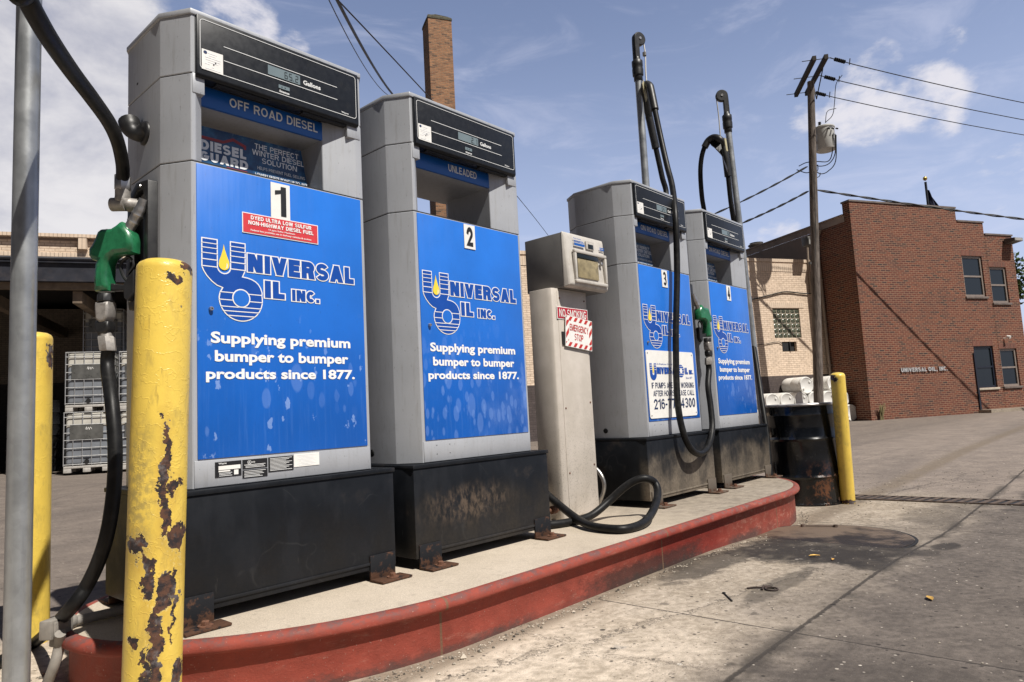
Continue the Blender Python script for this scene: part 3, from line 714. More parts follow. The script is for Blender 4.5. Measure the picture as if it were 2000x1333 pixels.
def dispenser(num, x, y, product, label, extra):
    p = thing('fuel_dispenser', label, 'fuel pump', (x, y, IT), 0, 'fuel pumps standing in a row on the island')
    i = num - 1
    Z = lambda v: v + ZB
    # cabinet: lower body, two columns beside the open niche, head; dark core shows as thin seams
    mb = MB()
    mb.prism(hexa(), Z(0.0), Z(1.1625))
    colL = [(0, 0), (0.016, 0), (0.05, 0.03), (0.05, D2 - 0.03), (0.016, D2), (0, D2), (-CHX, CHY + DEP), (-CHX, CHY)]
    colR = [(W, 0), (W, D2), (W - 0.03, D2), (0.575, D2 - 0.03), (0.575, 0.03), (W - 0.03, 0)]
    colR = [(W - 0.03, 0), (W, 0), (W + CHX, CHY), (W + CHX, CHY + DEP), (W, D2), (W - 0.03, D2), (0.70, D2 - 0.03), (0.575, 0.385), (0.575, 0.055)]
    mb.prism(colL, Z(1.1665), Z(1.4935)); mb.prism(colR, Z(1.1665), Z(1.4935))
    mb.prism(hexa(), Z(1.4975), Z(1.722))
    mb.build('cabinet', SILVER, p, bevel=0.0025, seg=1, smooth=18, bang=20)
    mb = MB(); mb.prism(hexa(-0.004), Z(1.160), Z(1.169)); mb.prism(inset(colL, 0.004), Z(1.490), Z(1.50)); mb.prism(inset(colR, 0.004), Z(1.490), Z(1.50))
    mb.build('seam', DKSEAM, p)
    mb = MB(); mb.prism(hexa(0.006), Z(1.7215), Z(1.742)); mb.prism(hexa(-0.02), Z(1.742), Z(1.751)); mb.build('top_cap', SILVER, p, bevel=0.003)
    # header over the niche
    mb = MB(); mb.box(0.05, 0.575, 0.069, 0.385, Z(1.410), Z(1.4965)); mb.build('niche_ceiling', SILVER, p)
    mb = MB(); mb.box(0.05, 0.69, 0.386, D2 - 0.052, Z(1.44), Z(1.4965)); mb.build('niche_ceiling', SILVER, p)
    mb = MB(); mb.box(0.666, W - 0.006, -0.003, 0.068, Z(1.432), Z(1.4965)); mb.build('sign_bracket', SILVER, p, bevel=0.002)
    mb = MB(); mb.box(0.004, 0.048, -0.003, 0.066, Z(1.422), Z(1.4965)); mb.build('sign_bracket', SILVER, p, bevel=0.002)
    for yy in (0, 1):
        sg = MB(); y0 = 0.054 if yy == 0 else D2 - 0.05
        sg.box(0.052, 0.664, y0, y0 + 0.014, Z(1.408 if yy == 0 else 1.445), Z(1.4865)); so_ = sg.build('product_sign', SIGNBLUE, p, bevel=0.0015)
        if yy == 0:
            t = MB(); a, b = {'OFF ROAD DIESEL': (0.168, 0.553), 'UNLEADED': (0.282, 0.482), 'ON ROAD DIESEL': (0.18, 0.552)}[product]
            caps(t, product, a, b, Z(1.434), Z(1.471), y0 - 0.002, .17, 0, 0, .13); t.build('lettering', DISPINK, so_, smooth=0)
    # display head
    pr = [(-0.020, Z(1.720)), (-0.020, Z(1.492)), (-0.012, Z(1.481)), (0.053, Z(1.4875)), (0.053, Z(1.4965)), (0.001, Z(1.4965)), (0.001, Z(1.720))]
    mb = MB(); mb.prism(pr, 0.013, 0.716, 'x'); dp = mb.build('display_panel', BLACKP, p, bevel=0.003)
    mb = MB(); mb.box(0.09, 0.30, -0.006, 0.02, Z(1.474), Z(1.4805)); mb.build('latch', DKSEAM, dp)
    mb = MB(); mb.box(0.45, 0.66, -0.006, 0.02, Z(1.474), Z(1.4805)); mb.build('latch', DKSEAM, dp)
    yd = -0.0215
    mb = MB(); b0, b1, c0, c1 = 0.023, 0.703, Z(1.513), Z(1.706); r = 0.014; t = 0.0022
    def rr(d): 
        q = []
        for cx, cz, a in ((b1 - r, c1 - r, 0), (b0 + r, c1 - r, 90), (b0 + r, c0 + r, 180), (b1 - r, c0 + r, 270)): q += arc(cx, cz, r - d, a, a + 90, 5)
        return q
    A, B = rr(0), rr(t); N = len(A)
    mb.add([(a, yd, b) for a, b in A] + [(a, yd, b) for a, b in B], [(k, (k + 1) % N, N + (k + 1) % N, N + k) for k in range(N)])
    mb.flat([(0.112, Z(1.6255)), (0.607, Z(1.6265)), (0.607, Z(1.6290)), (0.112, Z(1.628))], yd); mb.flat([(0.112, Z(1.5705)), (0.607, Z(1.572)), (0.607, Z(1.5745)), (0.112, Z(1.573))], yd)
    text(mb, 'Gallons', 0.445, 0.526, Z(1.588), Z(1.6075), yd, 0.03); text(mb, 'Status', 0.337, 0.381, Z(1.5215), Z(1.531), yd, 0.03); text(mb, 'Wayne', 0.626, 0.662, Z(1.5195), Z(1.529), yd, 0.02)
    mb.build('lettering', DISPINK, dp, smooth=0)
    mb = MB(); mb.box(0.289, 0.430, yd - 0.001, yd + 0.004, Z(1.580), Z(1.6185), 0); mb.box(0.334, 0.382, yd - 0.001, yd + 0.004, Z(1.5375), Z(1.552), 0)
    seg7(mb, extra.get('digits', '65.2'), 0.422, Z(1.585), 0.028, yd - 0.002, 1); text(mb, '- -', 0.345, 0.365, Z(1.543), Z(1.546), yd - 0.002, 0.0, 1)
    mb.build('screen', [LCD, LCDINK], dp, smooth=0)
    mb = MB(); mb.flat([(0.029, Z(1.512)), (0.1085, Z(1.512)), (0.1085, Z(1.5915)), (0.029, Z(1.5895))], yd - 0.001, 0)
    mb.flat([(0.042 + 0.007 * math.cos(q), Z(1.579) + 0.006 * math.sin(q)) for q in [k * PI / 8 for k in range(16)]], yd - 0.002, 1)
    for k, (a, b) in enumerate(((0.052, 0.085), (0.055, 0.08), (0.04, 0.1), (0.043, 0.098), (0.05, 0.09), (0.04, 0.06), (0.066, 0.075), (0.042, 0.1))):
        zz = Z(1.578 - 0.0085 * k); mb.flat([(a, zz), (b, zz), (b, zz + 0.0022), (a, zz + 0.0022)], yd - 0.0018, 2)
    for a, zz in ((0.080, 1.548), (0.073, 1.540)): mb.flat([(a + .0028 * math.cos(k * PI / 5), Z(zz) + .0028 * math.sin(k * PI / 5)) for k in range(10)], yd - 0.0022, 3)
    mb.build('sticker', [LABELW, NAVYINK, POSTINK, BLACKINK], dp, smooth=0)
    # blue door with its printing
    mb = MB(); mb.box(0.0155, W - 0.0155, -0.0045, 0.01, Z(0.0995), Z(1.158)); dr = mb.build('door_panel', PANEL[i], p, bevel=0.002)
    mb = MB(); logo(mb, 0, ZB, -0.0062); mb.build('logo', [WHITEINK, LOGOBLUE, PANEL[i], YELLOWINK], dr, smooth=0)
    if num != 3:
        mb = MB(); ys = -0.0062
        text(mb, 'Supplying premium', 0.062, 0.648, Z(0.4945), Z(0.5485), ys, 0.034); text(mb, 'bumper to bumper', 0.076, 0.636, Z(0.4285), Z(0.4815), ys, 0.034)
        text(mb, 'products since 1877.', 0.044, 0.666, Z(0.3665), Z(0.4165), ys, 0.034); mb.build('lettering', WHITEINK, dr, smooth=0)
    else:
        mb = MB(); q = []
        a0, a1, e0, e1, r = 0.022, 0.672, Z(0.118), Z(0.575), 0.018
        for cx, cz, a in ((a1 - r, e1 - r, 0), (a0 + r, e1 - r, 90), (a0 + r, e0 + r, 180), (a1 - r, e0 + r, 270)): q += arc(cx, cz, r, a, a + 90, 5)
        mb.prism(q, -0.010, -0.0055, 'y', 0); ns = mb.build('notice_plate', LABELW, p)
        mb = MB(); ys = -0.0118
        caps(mb, 'NIVERSAL', 0.145, 0.42, Z(0.415), Z(0.462), ys, .30, 0, 0, .08); caps(mb, 'IL', 0.53, 0.575, Z(0.415), Z(0.462), ys, .30, 0); caps(mb, 'INC.', 0.592, 0.654, Z(0.415), Z(0.447), ys, .30, 0)
        text(mb, 'An Employee Owned Company', 0.145, 0.46, Z(0.475), Z(0.489), ys, 0.0, 0, 0.2); text(mb, 'Since 1877', 0.54, 0.635, Z(0.382), Z(0.397), ys, 0.0, 0, 0.2)
        u_ = [(0.055, Z(0.487)), (0.085, Z(0.487)), (0.085, Z(0.42))] + arc(0.098, Z(0.42), 0.013, 180, 360, 8)[1:-1] + [(0.111, Z(0.42)), (0.111, Z(0.487)), (0.140, Z(0.487)), (0.140, Z(0.42))] + arc(0.0975, Z(0.415), 0.0425, 0, -180, 12)
        mb.flat(u_, ys, 0); mb.flat([(0.098, Z(0.475)), (0.090, Z(0.44)), (0.0925, Z(0.425)), (0.098, Z(0.421)), (0.1035, Z(0.425)), (0.106, Z(0.44))], ys - 0.0006, 1)
        for z in (0.478, 0.468, 0.456, 0.442): mb.flat([(0.055, Z(z)), (0.085, Z(z)), (0.085, Z(z) + .003), (0.055, Z(z) + .003)], ys - 0.0006, 2); mb.flat([(0.111, Z(z)), (0.14, Z(z)), (0.14, Z(z) + .003), (0.111, Z(z) + .003)], ys - 0.0006, 2)
        mb.flat(arc(0.475, Z(0.438), 0.045, 0, 360, 26)[:-1], ys, 0); mb.flat(arc(0.475, Z(0.438), 0.017, 0, 360, 20)[:-1], ys - 0.001, 2)
        for z in (0.470, 0.455, 0.438, 0.420, 0.405):
            hw = math.sqrt(0.045 ** 2 - (z - 0.438) ** 2); mb.flat([(0.475 - hw, Z(z)), (0.475 + hw, Z(z)), (0.475 + hw, Z(z) + .003), (0.475 - hw, Z(z) + .003)], ys - 0.0006, 2)
        caps(mb, 'IF PUMPS ARE NOT WORKING', 0.065, 0.650, Z(0.318), Z(0.357), ys, .14, 3, 0, .14); caps(mb, 'AFTER HOURS PLEASE CALL', 0.078, 0.645, Z(0.265), Z(0.303), ys, .14, 3, 0, .14)
        caps(mb, '216-771-4300', 0.078, 0.648, Z(0.178), Z(0.246), ys, .17, 3, 0, .13)
        mb.build('lettering', [LOGOBLUE, YELLOWINK, LABELW, NAVYINK], ns, smooth=0)
        mb = MB()
        for a, b in ((0.04, 0.555), (0.65, 0.555), (0.04, 0.137), (0.655, 0.14)): mb.lathe([(0.005, 0), (0.004, -0.003)], 10, (a, -0.010, Z(b)), 'y')
        mb.build('screw', CHROME, ns)
    # number plate
    a0, a1, b0, b1 = (0.300, 0.3815, 1.004, 1.148) if num == 1 else (0.312, 0.388, 1.03, 1.153)
    mb = MB(); mb.box(a0, a1, -0.0085, -0.0055, Z(b0), Z(b1)); npl = mb.build('number_plate', LABELW, p)
    mb = MB(); caps(mb, str(num), a0 + 0.017, a1 - 0.017, Z(b0 + 0.013), Z(b1 - 0.012), -0.0100, .22); mb.build('numeral', BLACKINK, npl, smooth=0)
    # lock
    mb = MB(); mb.lathe([(0.008, 0), (0.008, -0.009), (0.0065, -0.012), (0.003, -0.012), (0.003, -0.008)], 16, (0.063, -0.0045, Z(0.629)), 'y'); mb.build('lock', CHROME, p)
    # kick plate
    mb = MB(); mb.box(0.004, W - 0.004, -0.0035, 0.01, Z(0.003), Z(0.0955)); kp = mb.build('kick_plate', SILVER, p, bevel=0.002)
    mb = MB(); mb.lathe([(0.017, 0), (0.017, -0.006), (0.008, -0.008)], 16, (-CHX, CHY + 0.18, Z(0.05)), 'x'); mb.build('grommet', RUBBER, p)
    if num == 1:
        mb = MB()
        mb.box(0.183, 0.506, -0.0075, -0.0055, Z(0.928), Z(1.0075), 0); mb.box(0.1865, 0.5025, -0.0085, -0.0074, Z(0.9315), Z(1.004), 1)
        caps(mb, 'DYED ULTRA LOW SULFUR', 0.216, 0.474, Z(0.983), Z(0.9985), -0.0098, .22, 0); caps(mb, 'NON-HIGHWAY DIESEL FUEL', 0.206, 0.483, Z(0.9625), Z(0.978), -0.0098, .22, 0)
        text(mb, '15 ppm Sulfur Maximum', 0.288, 0.40, Z(0.949), Z(0.957), -0.0098, 0.02, 0); text(mb, 'Federal law prohibits use in highway vehicles & engines', 0.215, 0.473, Z(0.9365), Z(0.9455), -0.0098, 0.02, 0)
        mb.build('fuel_label', [WHITEINK, REDINK], p, smooth=0)
        mb = MB()
        def plate(a, b, c_, d, mi): mb.box(a, b, -0.0055, -0.0032, Z(c_), Z(d), mi)
        plate(0.074, 0.170, 0.0325, 0.0860, 0); plate(0.174, 0.270, 0.0530, 0.0860, 0); plate(0.174, 0.270, 0.0200, 0.0490, 0); plate(0.274, 0.3765, 0.0325, 0.0865, 0); plate(0.3785, 0.4885, 0.0415, 0.0905, 1)
        yb = -0.0062
        text(mb, 'Wayne', 0.086, 0.115, Z(0.0755), Z(0.0835), yb, 0.02, 2); text(mb, 'UL', 0.195, 0.205, Z(0.071), Z(0.080), yb, 0.02, 2)
        A, B = arc(0.2, Z(0.0755), 0.0075, 0, 360, 18)[:-1], arc(0.2, Z(0.0755), 0.0065, 0, 360, 18)[:-1]; N = 18
        mb.add([(a, yb, b) for a, b in A] + [(a, yb, b) for a, b in B], [(k, (k + 1) % N, N + (k + 1) % N, N + k) for k in range(N)], 2)
        text(mb, 'LISTED', 0.208, 0.222, Z(0.073), Z(0.078), yb, 0.02, 2)
        mb.flat([(0.086, Z(0.0575)), (0.166, Z(0.0575)), (0.166, Z(0.0715)), (0.086, Z(0.0715))], yb, 1); mb.flat([(0.086, Z(0.0505)), (0.128, Z(0.0505)), (0.128, Z(0.0555)), (0.086, Z(0.0555))], yb, 1); mb.flat([(0.142, Z(0.0375)), (0.158, Z(0.0375)), (0.158, Z(0.0545)), (0.142, Z(0.0545))], yb, 1)
        rows = [(0.088, 0.135, 0.0455), (0.088, 0.13, 0.041), (0.088, 0.135, 0.036), (0.18, 0.262, 0.066), (0.185, 0.255, 0.0615), (0.185, 0.26, 0.057), (0.18, 0.262, 0.0435), (0.18, 0.25, 0.038), (0.18, 0.255, 0.033), (0.18, 0.24, 0.0275), (0.18, 0.25, 0.0235)]
        rows += [(0.28, 0.37 - 0.012 * (k % 3), 0.0805 - 0.0048 * k) for k in range(10)]
        for k, (a, b, z) in enumerate(rows): mb.flat([(a, Z(z)), (b, Z(z)), (b, Z(z) + 0.0018), (a, Z(z) + 0.0018)], yb, 2)
        for k in range(8): mb.flat([(0.392 + 0.008 * (k % 3), Z(0.084 - 0.0052 * k)), (0.475 - 0.01 * (k % 2), Z(0.084 - 0.0052 * k)), (0.475 - 0.01 * (k % 2), Z(0.0855 - 0.0052 * k)), (0.392 + 0.008 * (k % 3), Z(0.0855 - 0.0052 * k))], yb, 3)
        mb.build('data_plate', [PLATEBLK, LABELW, DISPINK, POSTINK], kp, smooth=0)
    else:
        mb = MB()
        for a, b in ((0.08, 0.035), (0.08, 0.075), (0.16, 0.035), (0.16, 0.075)): mb.lathe([(0.0022, 0), (0.0022, -0.0012)], 8, (a, -0.0035, Z(b)), 'y')
        mb.build('rivet', DKSEAM, kp)
    # black base tank
    mb = MB(); bx0, bx1, by0, by1 = -0.088, W + 0.088, -0.034, D2 + 0.034
    mb.box(bx0, bx1, by0, by1, 0.043, 0.426); mb.box(bx0 - 0.006, bx1 + 0.006, by0 - 0.006, by1 + 0.006, 0.4265, 0.4435)
    mb.box(bx0 + 0.05, bx1 - 0.02, by0 - 0.005, by0 - 0.0005, 0.062, 0.074)
    mb.build('base_tank', BASE[i], p, bevel=0.003)
    for bx in (-0.075, 0.69):
        for fy, sgn in ((by0, -1), (by1, 1)):
            mb = MB(); wv = 0.125
            mb.box(bx, bx + wv, min(fy, fy + sgn * 0.009) , max(fy, fy + sgn * 0.009), 0.0005, 0.100); mb.box(bx - 0.004, bx + wv + 0.022, min(fy + sgn * 0.0095, fy + sgn * 0.092), max(fy + sgn * 0.0095, fy + sgn * 0.092), 0.0005, 0.009)
            br = mb.build('mounting_bracket', BRKT[0 if num < 3 else 1], p, bevel=0.0015)
            mb = MB(); bolt(mb, bx + 0.075, fy + sgn * 0.055, 0.009); mb.build('bolt', RUSTB, br)
    # poster inside the niche
    if product != 'UNLEADED':
        px0 = 0.055; sh = {1: 0.0, 3: -0.075, 4: -0.06}[num]
        mb = MB(); yv = 0.155
        mb.prism([(px0, Z(1.17)), (0.572 + sh, Z(1.17)), (0.534 + sh, Z(1.381)), (px0, Z(1.373))], yv, yv + 0.004, 'y'); po = mb.build('poster', POSTER, p)
        mb = MB(); yt = yv - 0.0015
        k = lambda v: v + sh
        caps(mb, 'DIESEL', k(0.098), k(0.284), Z(1.2795), Z(1.3195), yt, .27, 0); caps(mb, 'GUARD', k(0.096), k(0.292), Z(1.2365), Z(1.2735), yt, .27, 0)
        caps(mb, 'THE PERFECT', k(0.321), k(0.520), Z(1.337), Z(1.360), yt, .16, 0); caps(mb, 'WINTER DIESEL', k(0.310), k(0.546), Z(1.310), Z(1.333), yt, .16, 0); caps(mb, 'SOLUTION', k(0.352), k(0.512), Z(1.281), Z(1.304), yt, .16, 0)
        caps(mb, 'HELPS PREVENT FUEL GELLING', k(0.332), k(0.550), Z(1.252), Z(1.265), yt, .15, 0); text(mb, 'LOWERS FREEZE POINT UP TO -50\u00b0F', k(0.322), k(0.56), Z(1.224), Z(1.237), yt, 0.01, 0)
        sh_ = [(0.085, 1.335), (0.19, 1.335), (0.23, 1.356), (0.285, 1.338), (0.285, 1.32), (0.275, 1.32), (0.275, 1.328), (0.23, 1.343), (0.19, 1.3235), (0.085, 1.3235)]
        mb.flat([(k(a), Z(b)) for a, b in sh_ if k(a) > .056], yt + 0.0005, 1); mb.flat([(k(a), Z(b)) for a, b in [(0.20, 1.231), (0.29, 1.231), (0.245, 1.205)]], yt + 0.0005, 1)
        mb.build('print', [POSTINK, POSTRED], po, smooth=0)
    # nozzle boot on the left side
    if extra.get('boot') or extra.get('bootr'):
        sd = -1 if extra.get('boot') else 1; X0 = -CHX if sd < 0 else W + CHX
        outer = [(0.131, 1.108), (0.24, 1.125), (0.315, 1.09), (0.335, 1.0), (0.345, 0.74), (0.31, 0.655), (0.20, 0.64), (0.145, 0.66), (0.131, 0.74)]
        inner = [(0.175, 1.085), (0.24, 1.09), (0.285, 1.06), (0.295, 0.99), (0.30, 0.77), (0.275, 0.71), (0.21, 0.70), (0.18, 0.72), (0.172, 0.80)]
        outer = [(a - (0.1 if sd > 0 else 0), Z(b)) for a, b in outer]; inner = [(a - (0.1 if sd > 0 else 0), Z(b)) for a, b in inner]; N = len(outer)
        mb = MB(); f = X0 + sd * 0.034
        v = [(X0 + sd * 0.001, a, b) for a, b in outer] + [(f, a, b) for a, b in outer] + [(f, a, b) for a, b in inner] + [(X0 + sd * 0.004, a, b) for a, b in inner]
        fs = []
        for r0 in range(3): fs += [(r0 * N + k_, r0 * N + (k_ + 1) % N, (r0 + 1) * N + (k_ + 1) % N, (r0 + 1) * N + k_) for k_ in range(N)]
        fs.append(tuple(range(3 * N, 4 * N))); mb.add(v, fs); bo = mb.build('nozzle_boot', BLACKPL, p, bevel=0.004)
        mb = MB()
        for a, b in ((0.2, 1.1), (0.3, 0.69)): mb.lathe([(0.006, 0), (0.005, sd * 0.004)], 8, (f, a - (0.1 if sd > 0 else 0), Z(b)), 'x')
        mb.build('screw', CHROME, bo)
    if extra.get('hook'):
        mb = MB()
        mb.lathe([(0.046, 0), (0.046, -0.006), (0.036, -0.012)], 20, (-CHX, 0.25, Z(1.326)), 'x')
        pts = spline([(-CHX - 0.004, 0.252, Z(1.327)), (-CHX - 0.022, 0.262, Z(1.318)), (-CHX - 0.034, 0.284, Z(1.338)), (-CHX - 0.038, 0.306, Z(1.380))], 6)
        n_ = len(pts) - 1
        mb.tube(pts, [0.036 - 0.012 * math.sin(PI * min(1, k / n_ * 1.25)) + 0.002 * k / n_ for k in range(n_ + 1)], 16)
        mb.build('hose_hook', BLACKPL, p, smooth=60)
        mb = MB(); mb.box(-CHX - 0.0006, -CHX + 0.002, 0.322, 0.336, Z(1.548), Z(1.556)); mb.build('vent_slot', DKSEAM, p)
    return p

P1 = dispenser(1, 0.0, 0.0, 'OFF ROAD DIESEL', 'first fuel pump, reading OFF ROAD DIESEL, with red dyed fuel label and number 1', {'digits': '65.2', 'boot': 1, 'hook': 1})
P2 = dispenser(2, 1.015, -0.012, 'UNLEADED', 'blue and silver fuel pump reading UNLEADED, number 2, pale blotches on its door', {'digits': '2.1', 'dx': 0.385})
P3 = dispenser(3, 2.946, -0.003, 'ON ROAD DIESEL', 'fuel pump numbered 3 with white after-hours notice screwed to its blue door', {'digits': '54.1', 'bootr': 1})
P4 = dispenser(4, 4.017, 0.018, 'ON ROAD DIESEL', 'farthest fuel pump, numbered 4, beside the black oil drum', {'digits': '36', 'dx': 0.39})

# ------------------------------------------------------------------ hoses and nozzles
GREEN, s = material('green nozzle cover')
co = s.coord(); n1 = s.noise(co, 22, 6, 0.65); n2 = s.noise(co, 60, 5, 0.7)
c = s.tint((0.018, 0.145, 0.062), s.ss(n1, 0.3, 0.7, 0.75, 1.25)); c = s.mix(s.mul(s.ss(n2, 0.56, 0.7), 0.45), c, (0.01, 0.03, 0.02)); c = s.mix(s.mul(s.ss(s.noise(co, 30, 4), 0.62, 0.75), 0.2), c, (0.25, 0.4, 0.3))
s.out(c, 0.3, 0.0, s.bump(n1, 0.1, 0.004), 0.3)

def puff(mb, poly, t, e, A, B, C, O, mi=0):
    """rounded slab: outline poly in (A,B), thickness t along C"""
    rings = []
    for d, h in ((e, -t / 2), (e * 0.3, -t / 2 + e * 0.35), (0, -t / 2 + e), (0, t / 2 - e), (e * 0.3, t / 2 - e * 0.35), (e, t / 2)):
        q = inset(poly, d) if d else poly
        rings.append([O + A * a + B * b + C * h for a, b in q])
    n = len(poly); mb.loft(rings, cap=False, mi=mi)
    tri = tessellate_polygon([[Vector((a, b, 0)) for a, b in inset(poly, e)]])
    for r in (rings[0], rings[-1]): mb.add(r, [tuple(t_) for t_ in tri], mi)

def nozzle(O, A, label, s=0.00174):
    """O: point of the swivel collar; A: horizontal direction from the grip towards the spout; drawn in units of s metres"""
    B = Vector((0, 0, 1)); A = Vector(A).normalized(); C = A.cross(B)
    th = thing('fuel_nozzle', label, 'fuel nozzle', O)
    O0 = Vector((0, 0, 0))
    K = lambda pts: [((x - 207) * s, (575 - y) * s) for x, y in pts]
    mb = MB()
    body = K([(191, 572), (190, 545), (193, 515), (196, 510), (184, 506), (178, 498), (178, 482), (184, 476), (190, 466), (198, 448), (206, 443), (228, 444), (240, 438), (250, 431), (262, 444), (272, 455), (276, 470), (276, 497), (255, 499), (237, 499), (226, 505), (220, 515), (219, 545), (222, 560), (222, 572)])
    puff(mb, body, 0.066, 0.016, A, B, C, O0); mb.build('nozzle_body', GREEN, th, smooth=70)
    mb = MB()
    sp = spline([O0 + A * ((258 - 207) * s) + B * ((575 - 446) * s), O0 + A * ((270 - 207) * s) + B * ((575 - 428) * s), O0 + A * ((281 - 207) * s) + B * ((575 - 410) * s), O0 + A * ((292 - 207) * s) + B * ((575 - 385) * s)], 6)
    mb.tube(sp, [0.019 if k % 5 else 0.0215 for k in range(len(sp) - 5)] + [0.017, 0.016, 0.016, 0.015, 0.015], 16); mb.build('spout', CHROME, th)
    mb = MB()
    lev = spline([O0 + A * x * s + B * z * s for x, z in ((50, 72), (36, 62), (34, 48), (41, 30), (52, 17))], 5); mb.tube(lev, 0.006, 8)
    lev = spline([O0 + A * x * s + B * z * s for x, z in ((50, 72), (58, 66), (62, 52), (50, 36))], 5); mb.tube(lev, 0.0045, 8)
    mb.build('trigger', BLACKPL, th)
    mb = MB(); gd = K([(224, 557), (252, 563), (262, 548), (276, 532), (276, 580), (262, 596), (254, 590), (252, 574), (224, 572)])
    puff(mb, gd, 0.03, 0.003, A, B, C, O0); mb.build('hand_guard', BLACKPL, th)
    # swivel below the grip
    mb = MB(); hx = lambda r, z: [O0 + (A * math.cos(k * PI / 4 + .39) + C * math.sin(k * PI / 4 + .39)) * r + B * z for k in range(8)]
    mb.loft([hx(0.0275, -0.004), hx(0.029, -0.006), hx(0.029, -0.030), hx(0.027, -0.032)]); mb.build('swivel_nut', BLACKPL, th)
    mb = MB(); puff(mb, [(-0.026, -0.034), (0.024, -0.034), (0.026, -0.05), (0.024, -0.085), (0.012, -0.105), (-0.008, -0.108), (-0.024, -0.095), (-0.028, -0.06)], 0.05, 0.008, A, B, C, O0)
    mb.build('swivel_joint', CASTAL, th, smooth=50)
    mb = MB(); puff(mb, [(-0.03, -0.10), (0.022, -0.104), (0.024, -0.13), (0.012, -0.148), (-0.02, -0.15), (-0.032, -0.13)], 0.044, 0.008, A, B, C, O0 + A * 0.002); mb.build('breakaway', BLACKPL, th, smooth=50)
    mb = MB(); mb.tube([O0 + B * -0.146 + A * 0.0, O0 + B * -0.160 + A * 0.004], 0.019, 12); h8 = lambda r, z, a: [O0 + A * a + (A * math.cos(k * PI / 3) + C * math.sin(k * PI / 3)) * r + B * z for k in range(6)]
    mb.loft([h8(0.026, -0.156, 0.002), h8(0.029, -0.160, 0.003), h8(0.029, -0.205, 0.010), h8(0.027, -0.209, 0.011)]); mb.build('hose_nut', CASTAL, th)
    return th, O + A * 0.012 + B * -0.205

# pump 1
A1 = Vector((0.55, -0.83, 0)).normalized()
ob1 = onX(207, 573, -0.19)
noz1, tail1 = nozzle(ob1, A1, 'large green fuel nozzle hanging in the black boot of pump 1')
HR = 0.0225
fh = thing('fuel_hose', 'black hose from the nozzle of pump 1, curving down to the yard', 'hose', (tail1.x, tail1.y, 0))
def rel(th, pts): return [Vector(p) - Vector(th.location) for p in pts]
pts = [tail1 + Vector((0, 0, .01)), tail1 + Vector((0.0, 0.01, -0.06))]
for x_, y_, X_ in ((219, 790, -0.20), (225, 880, -0.205), (221, 970, -0.215), (205, 1060, -0.235), (172, 1140, -0.262), (128, 1200, -0.30)): pts.append(onX(x_, y_, X_))
for x_, y_ in ((70, 1254), (20, 1283), (-60, 1318)): pts.append(onZ(x_, y_, 0.024))
pts.append(Vector((-0.75, 0.60, 0.024))); pts.append(Vector((-1.2, 0.5, 0.024)))
mb = MB(); mb.tube(spline(rel(fh, pts), 8), HR, 16); mb.build('hose', RUBBER, fh, smooth=60)
# upper hose of pump 1, from the outlet elbow to the mast
el = onX(244, 384, -0.135)
fh2 = thing('fuel_hose', 'black hose rising from the side elbow of pump 1 to the near mast', 'hose', (el.x, el.y, 0))
top_pts = [onX(240, 350, -0.140), at(239, 320, 2.50), at(230, 278, 2.40), at(213, 240, 2.28), at(178, 190, 2.10), at(140, 140, 1.93), at(100, 82, 1.74), at(72, 35, 1.64), at(50, -8, 1.58), at(30, -60, 1.54)]
mb = MB(); mb.tube(spline(rel(fh2, top_pts + [Vector((-0.60, -0.43, 2.6)), Vector((-0.585, -0.42, 2.95)), Vector((-0.56, -0.36, 3.12)), Vector((-0.53, -0.30, 3.10)), Vector((-0.51, -0.21, 2.95)), Vector((-0.49, -0.17, 2.6)), Vector((-0.49, -0.15, 2.3))]), 8), HR, 16); mb.build('hose', RUBBER, fh2, smooth=60)
mb = MB(); q = onX(240, 362, -0.138); hexn = lambda c, r, z: [Vector((c.x + r * math.cos(k * PI / 3), c.y + r * math.sin(k * PI / 3), z)) - Vector(fh2.location) for k in range(6)]
mb.loft([hexn(q, 0.027, q.z + 0.036), hexn(q, 0.029, q.z + 0.033), hexn(q, 0.029, q.z - 0.02), hexn(q, 0.027, q.z - 0.023)]); mb.build('hose_nut', CHROME, fh2)
mb = MB(); c0 = Vector((q.x, q.y, q.z - 0.06))
mb.tube(rel(fh2, spline([q + Vector((0, 0, -.02)), c0 + Vector((0, 0, 0.015)), c0, c0 + Vector((0.02, -0.004, -0.012)), Vector((-CHX - .004, c0.y - 0.03, c0.z - 0.016))], 5)), 0.026, 14)
mb.tube(rel(fh2, [c0 - R * 0.040 + Vector((0, 0, -0.014)), c0 + R * 0.012 + Vector((0, 0, -0.013))]), 0.025, 16)
mb.tube(rel(fh2, [Vector((-CHX - 0.012, c0.y - 0.03, c0.z - 0.016)), Vector((-CHX + 0.002, c0.y - 0.03, c0.z - 0.016))]), 0.046, 18)
mb.build('outlet_elbow', CASTAL, fh2, smooth=50)

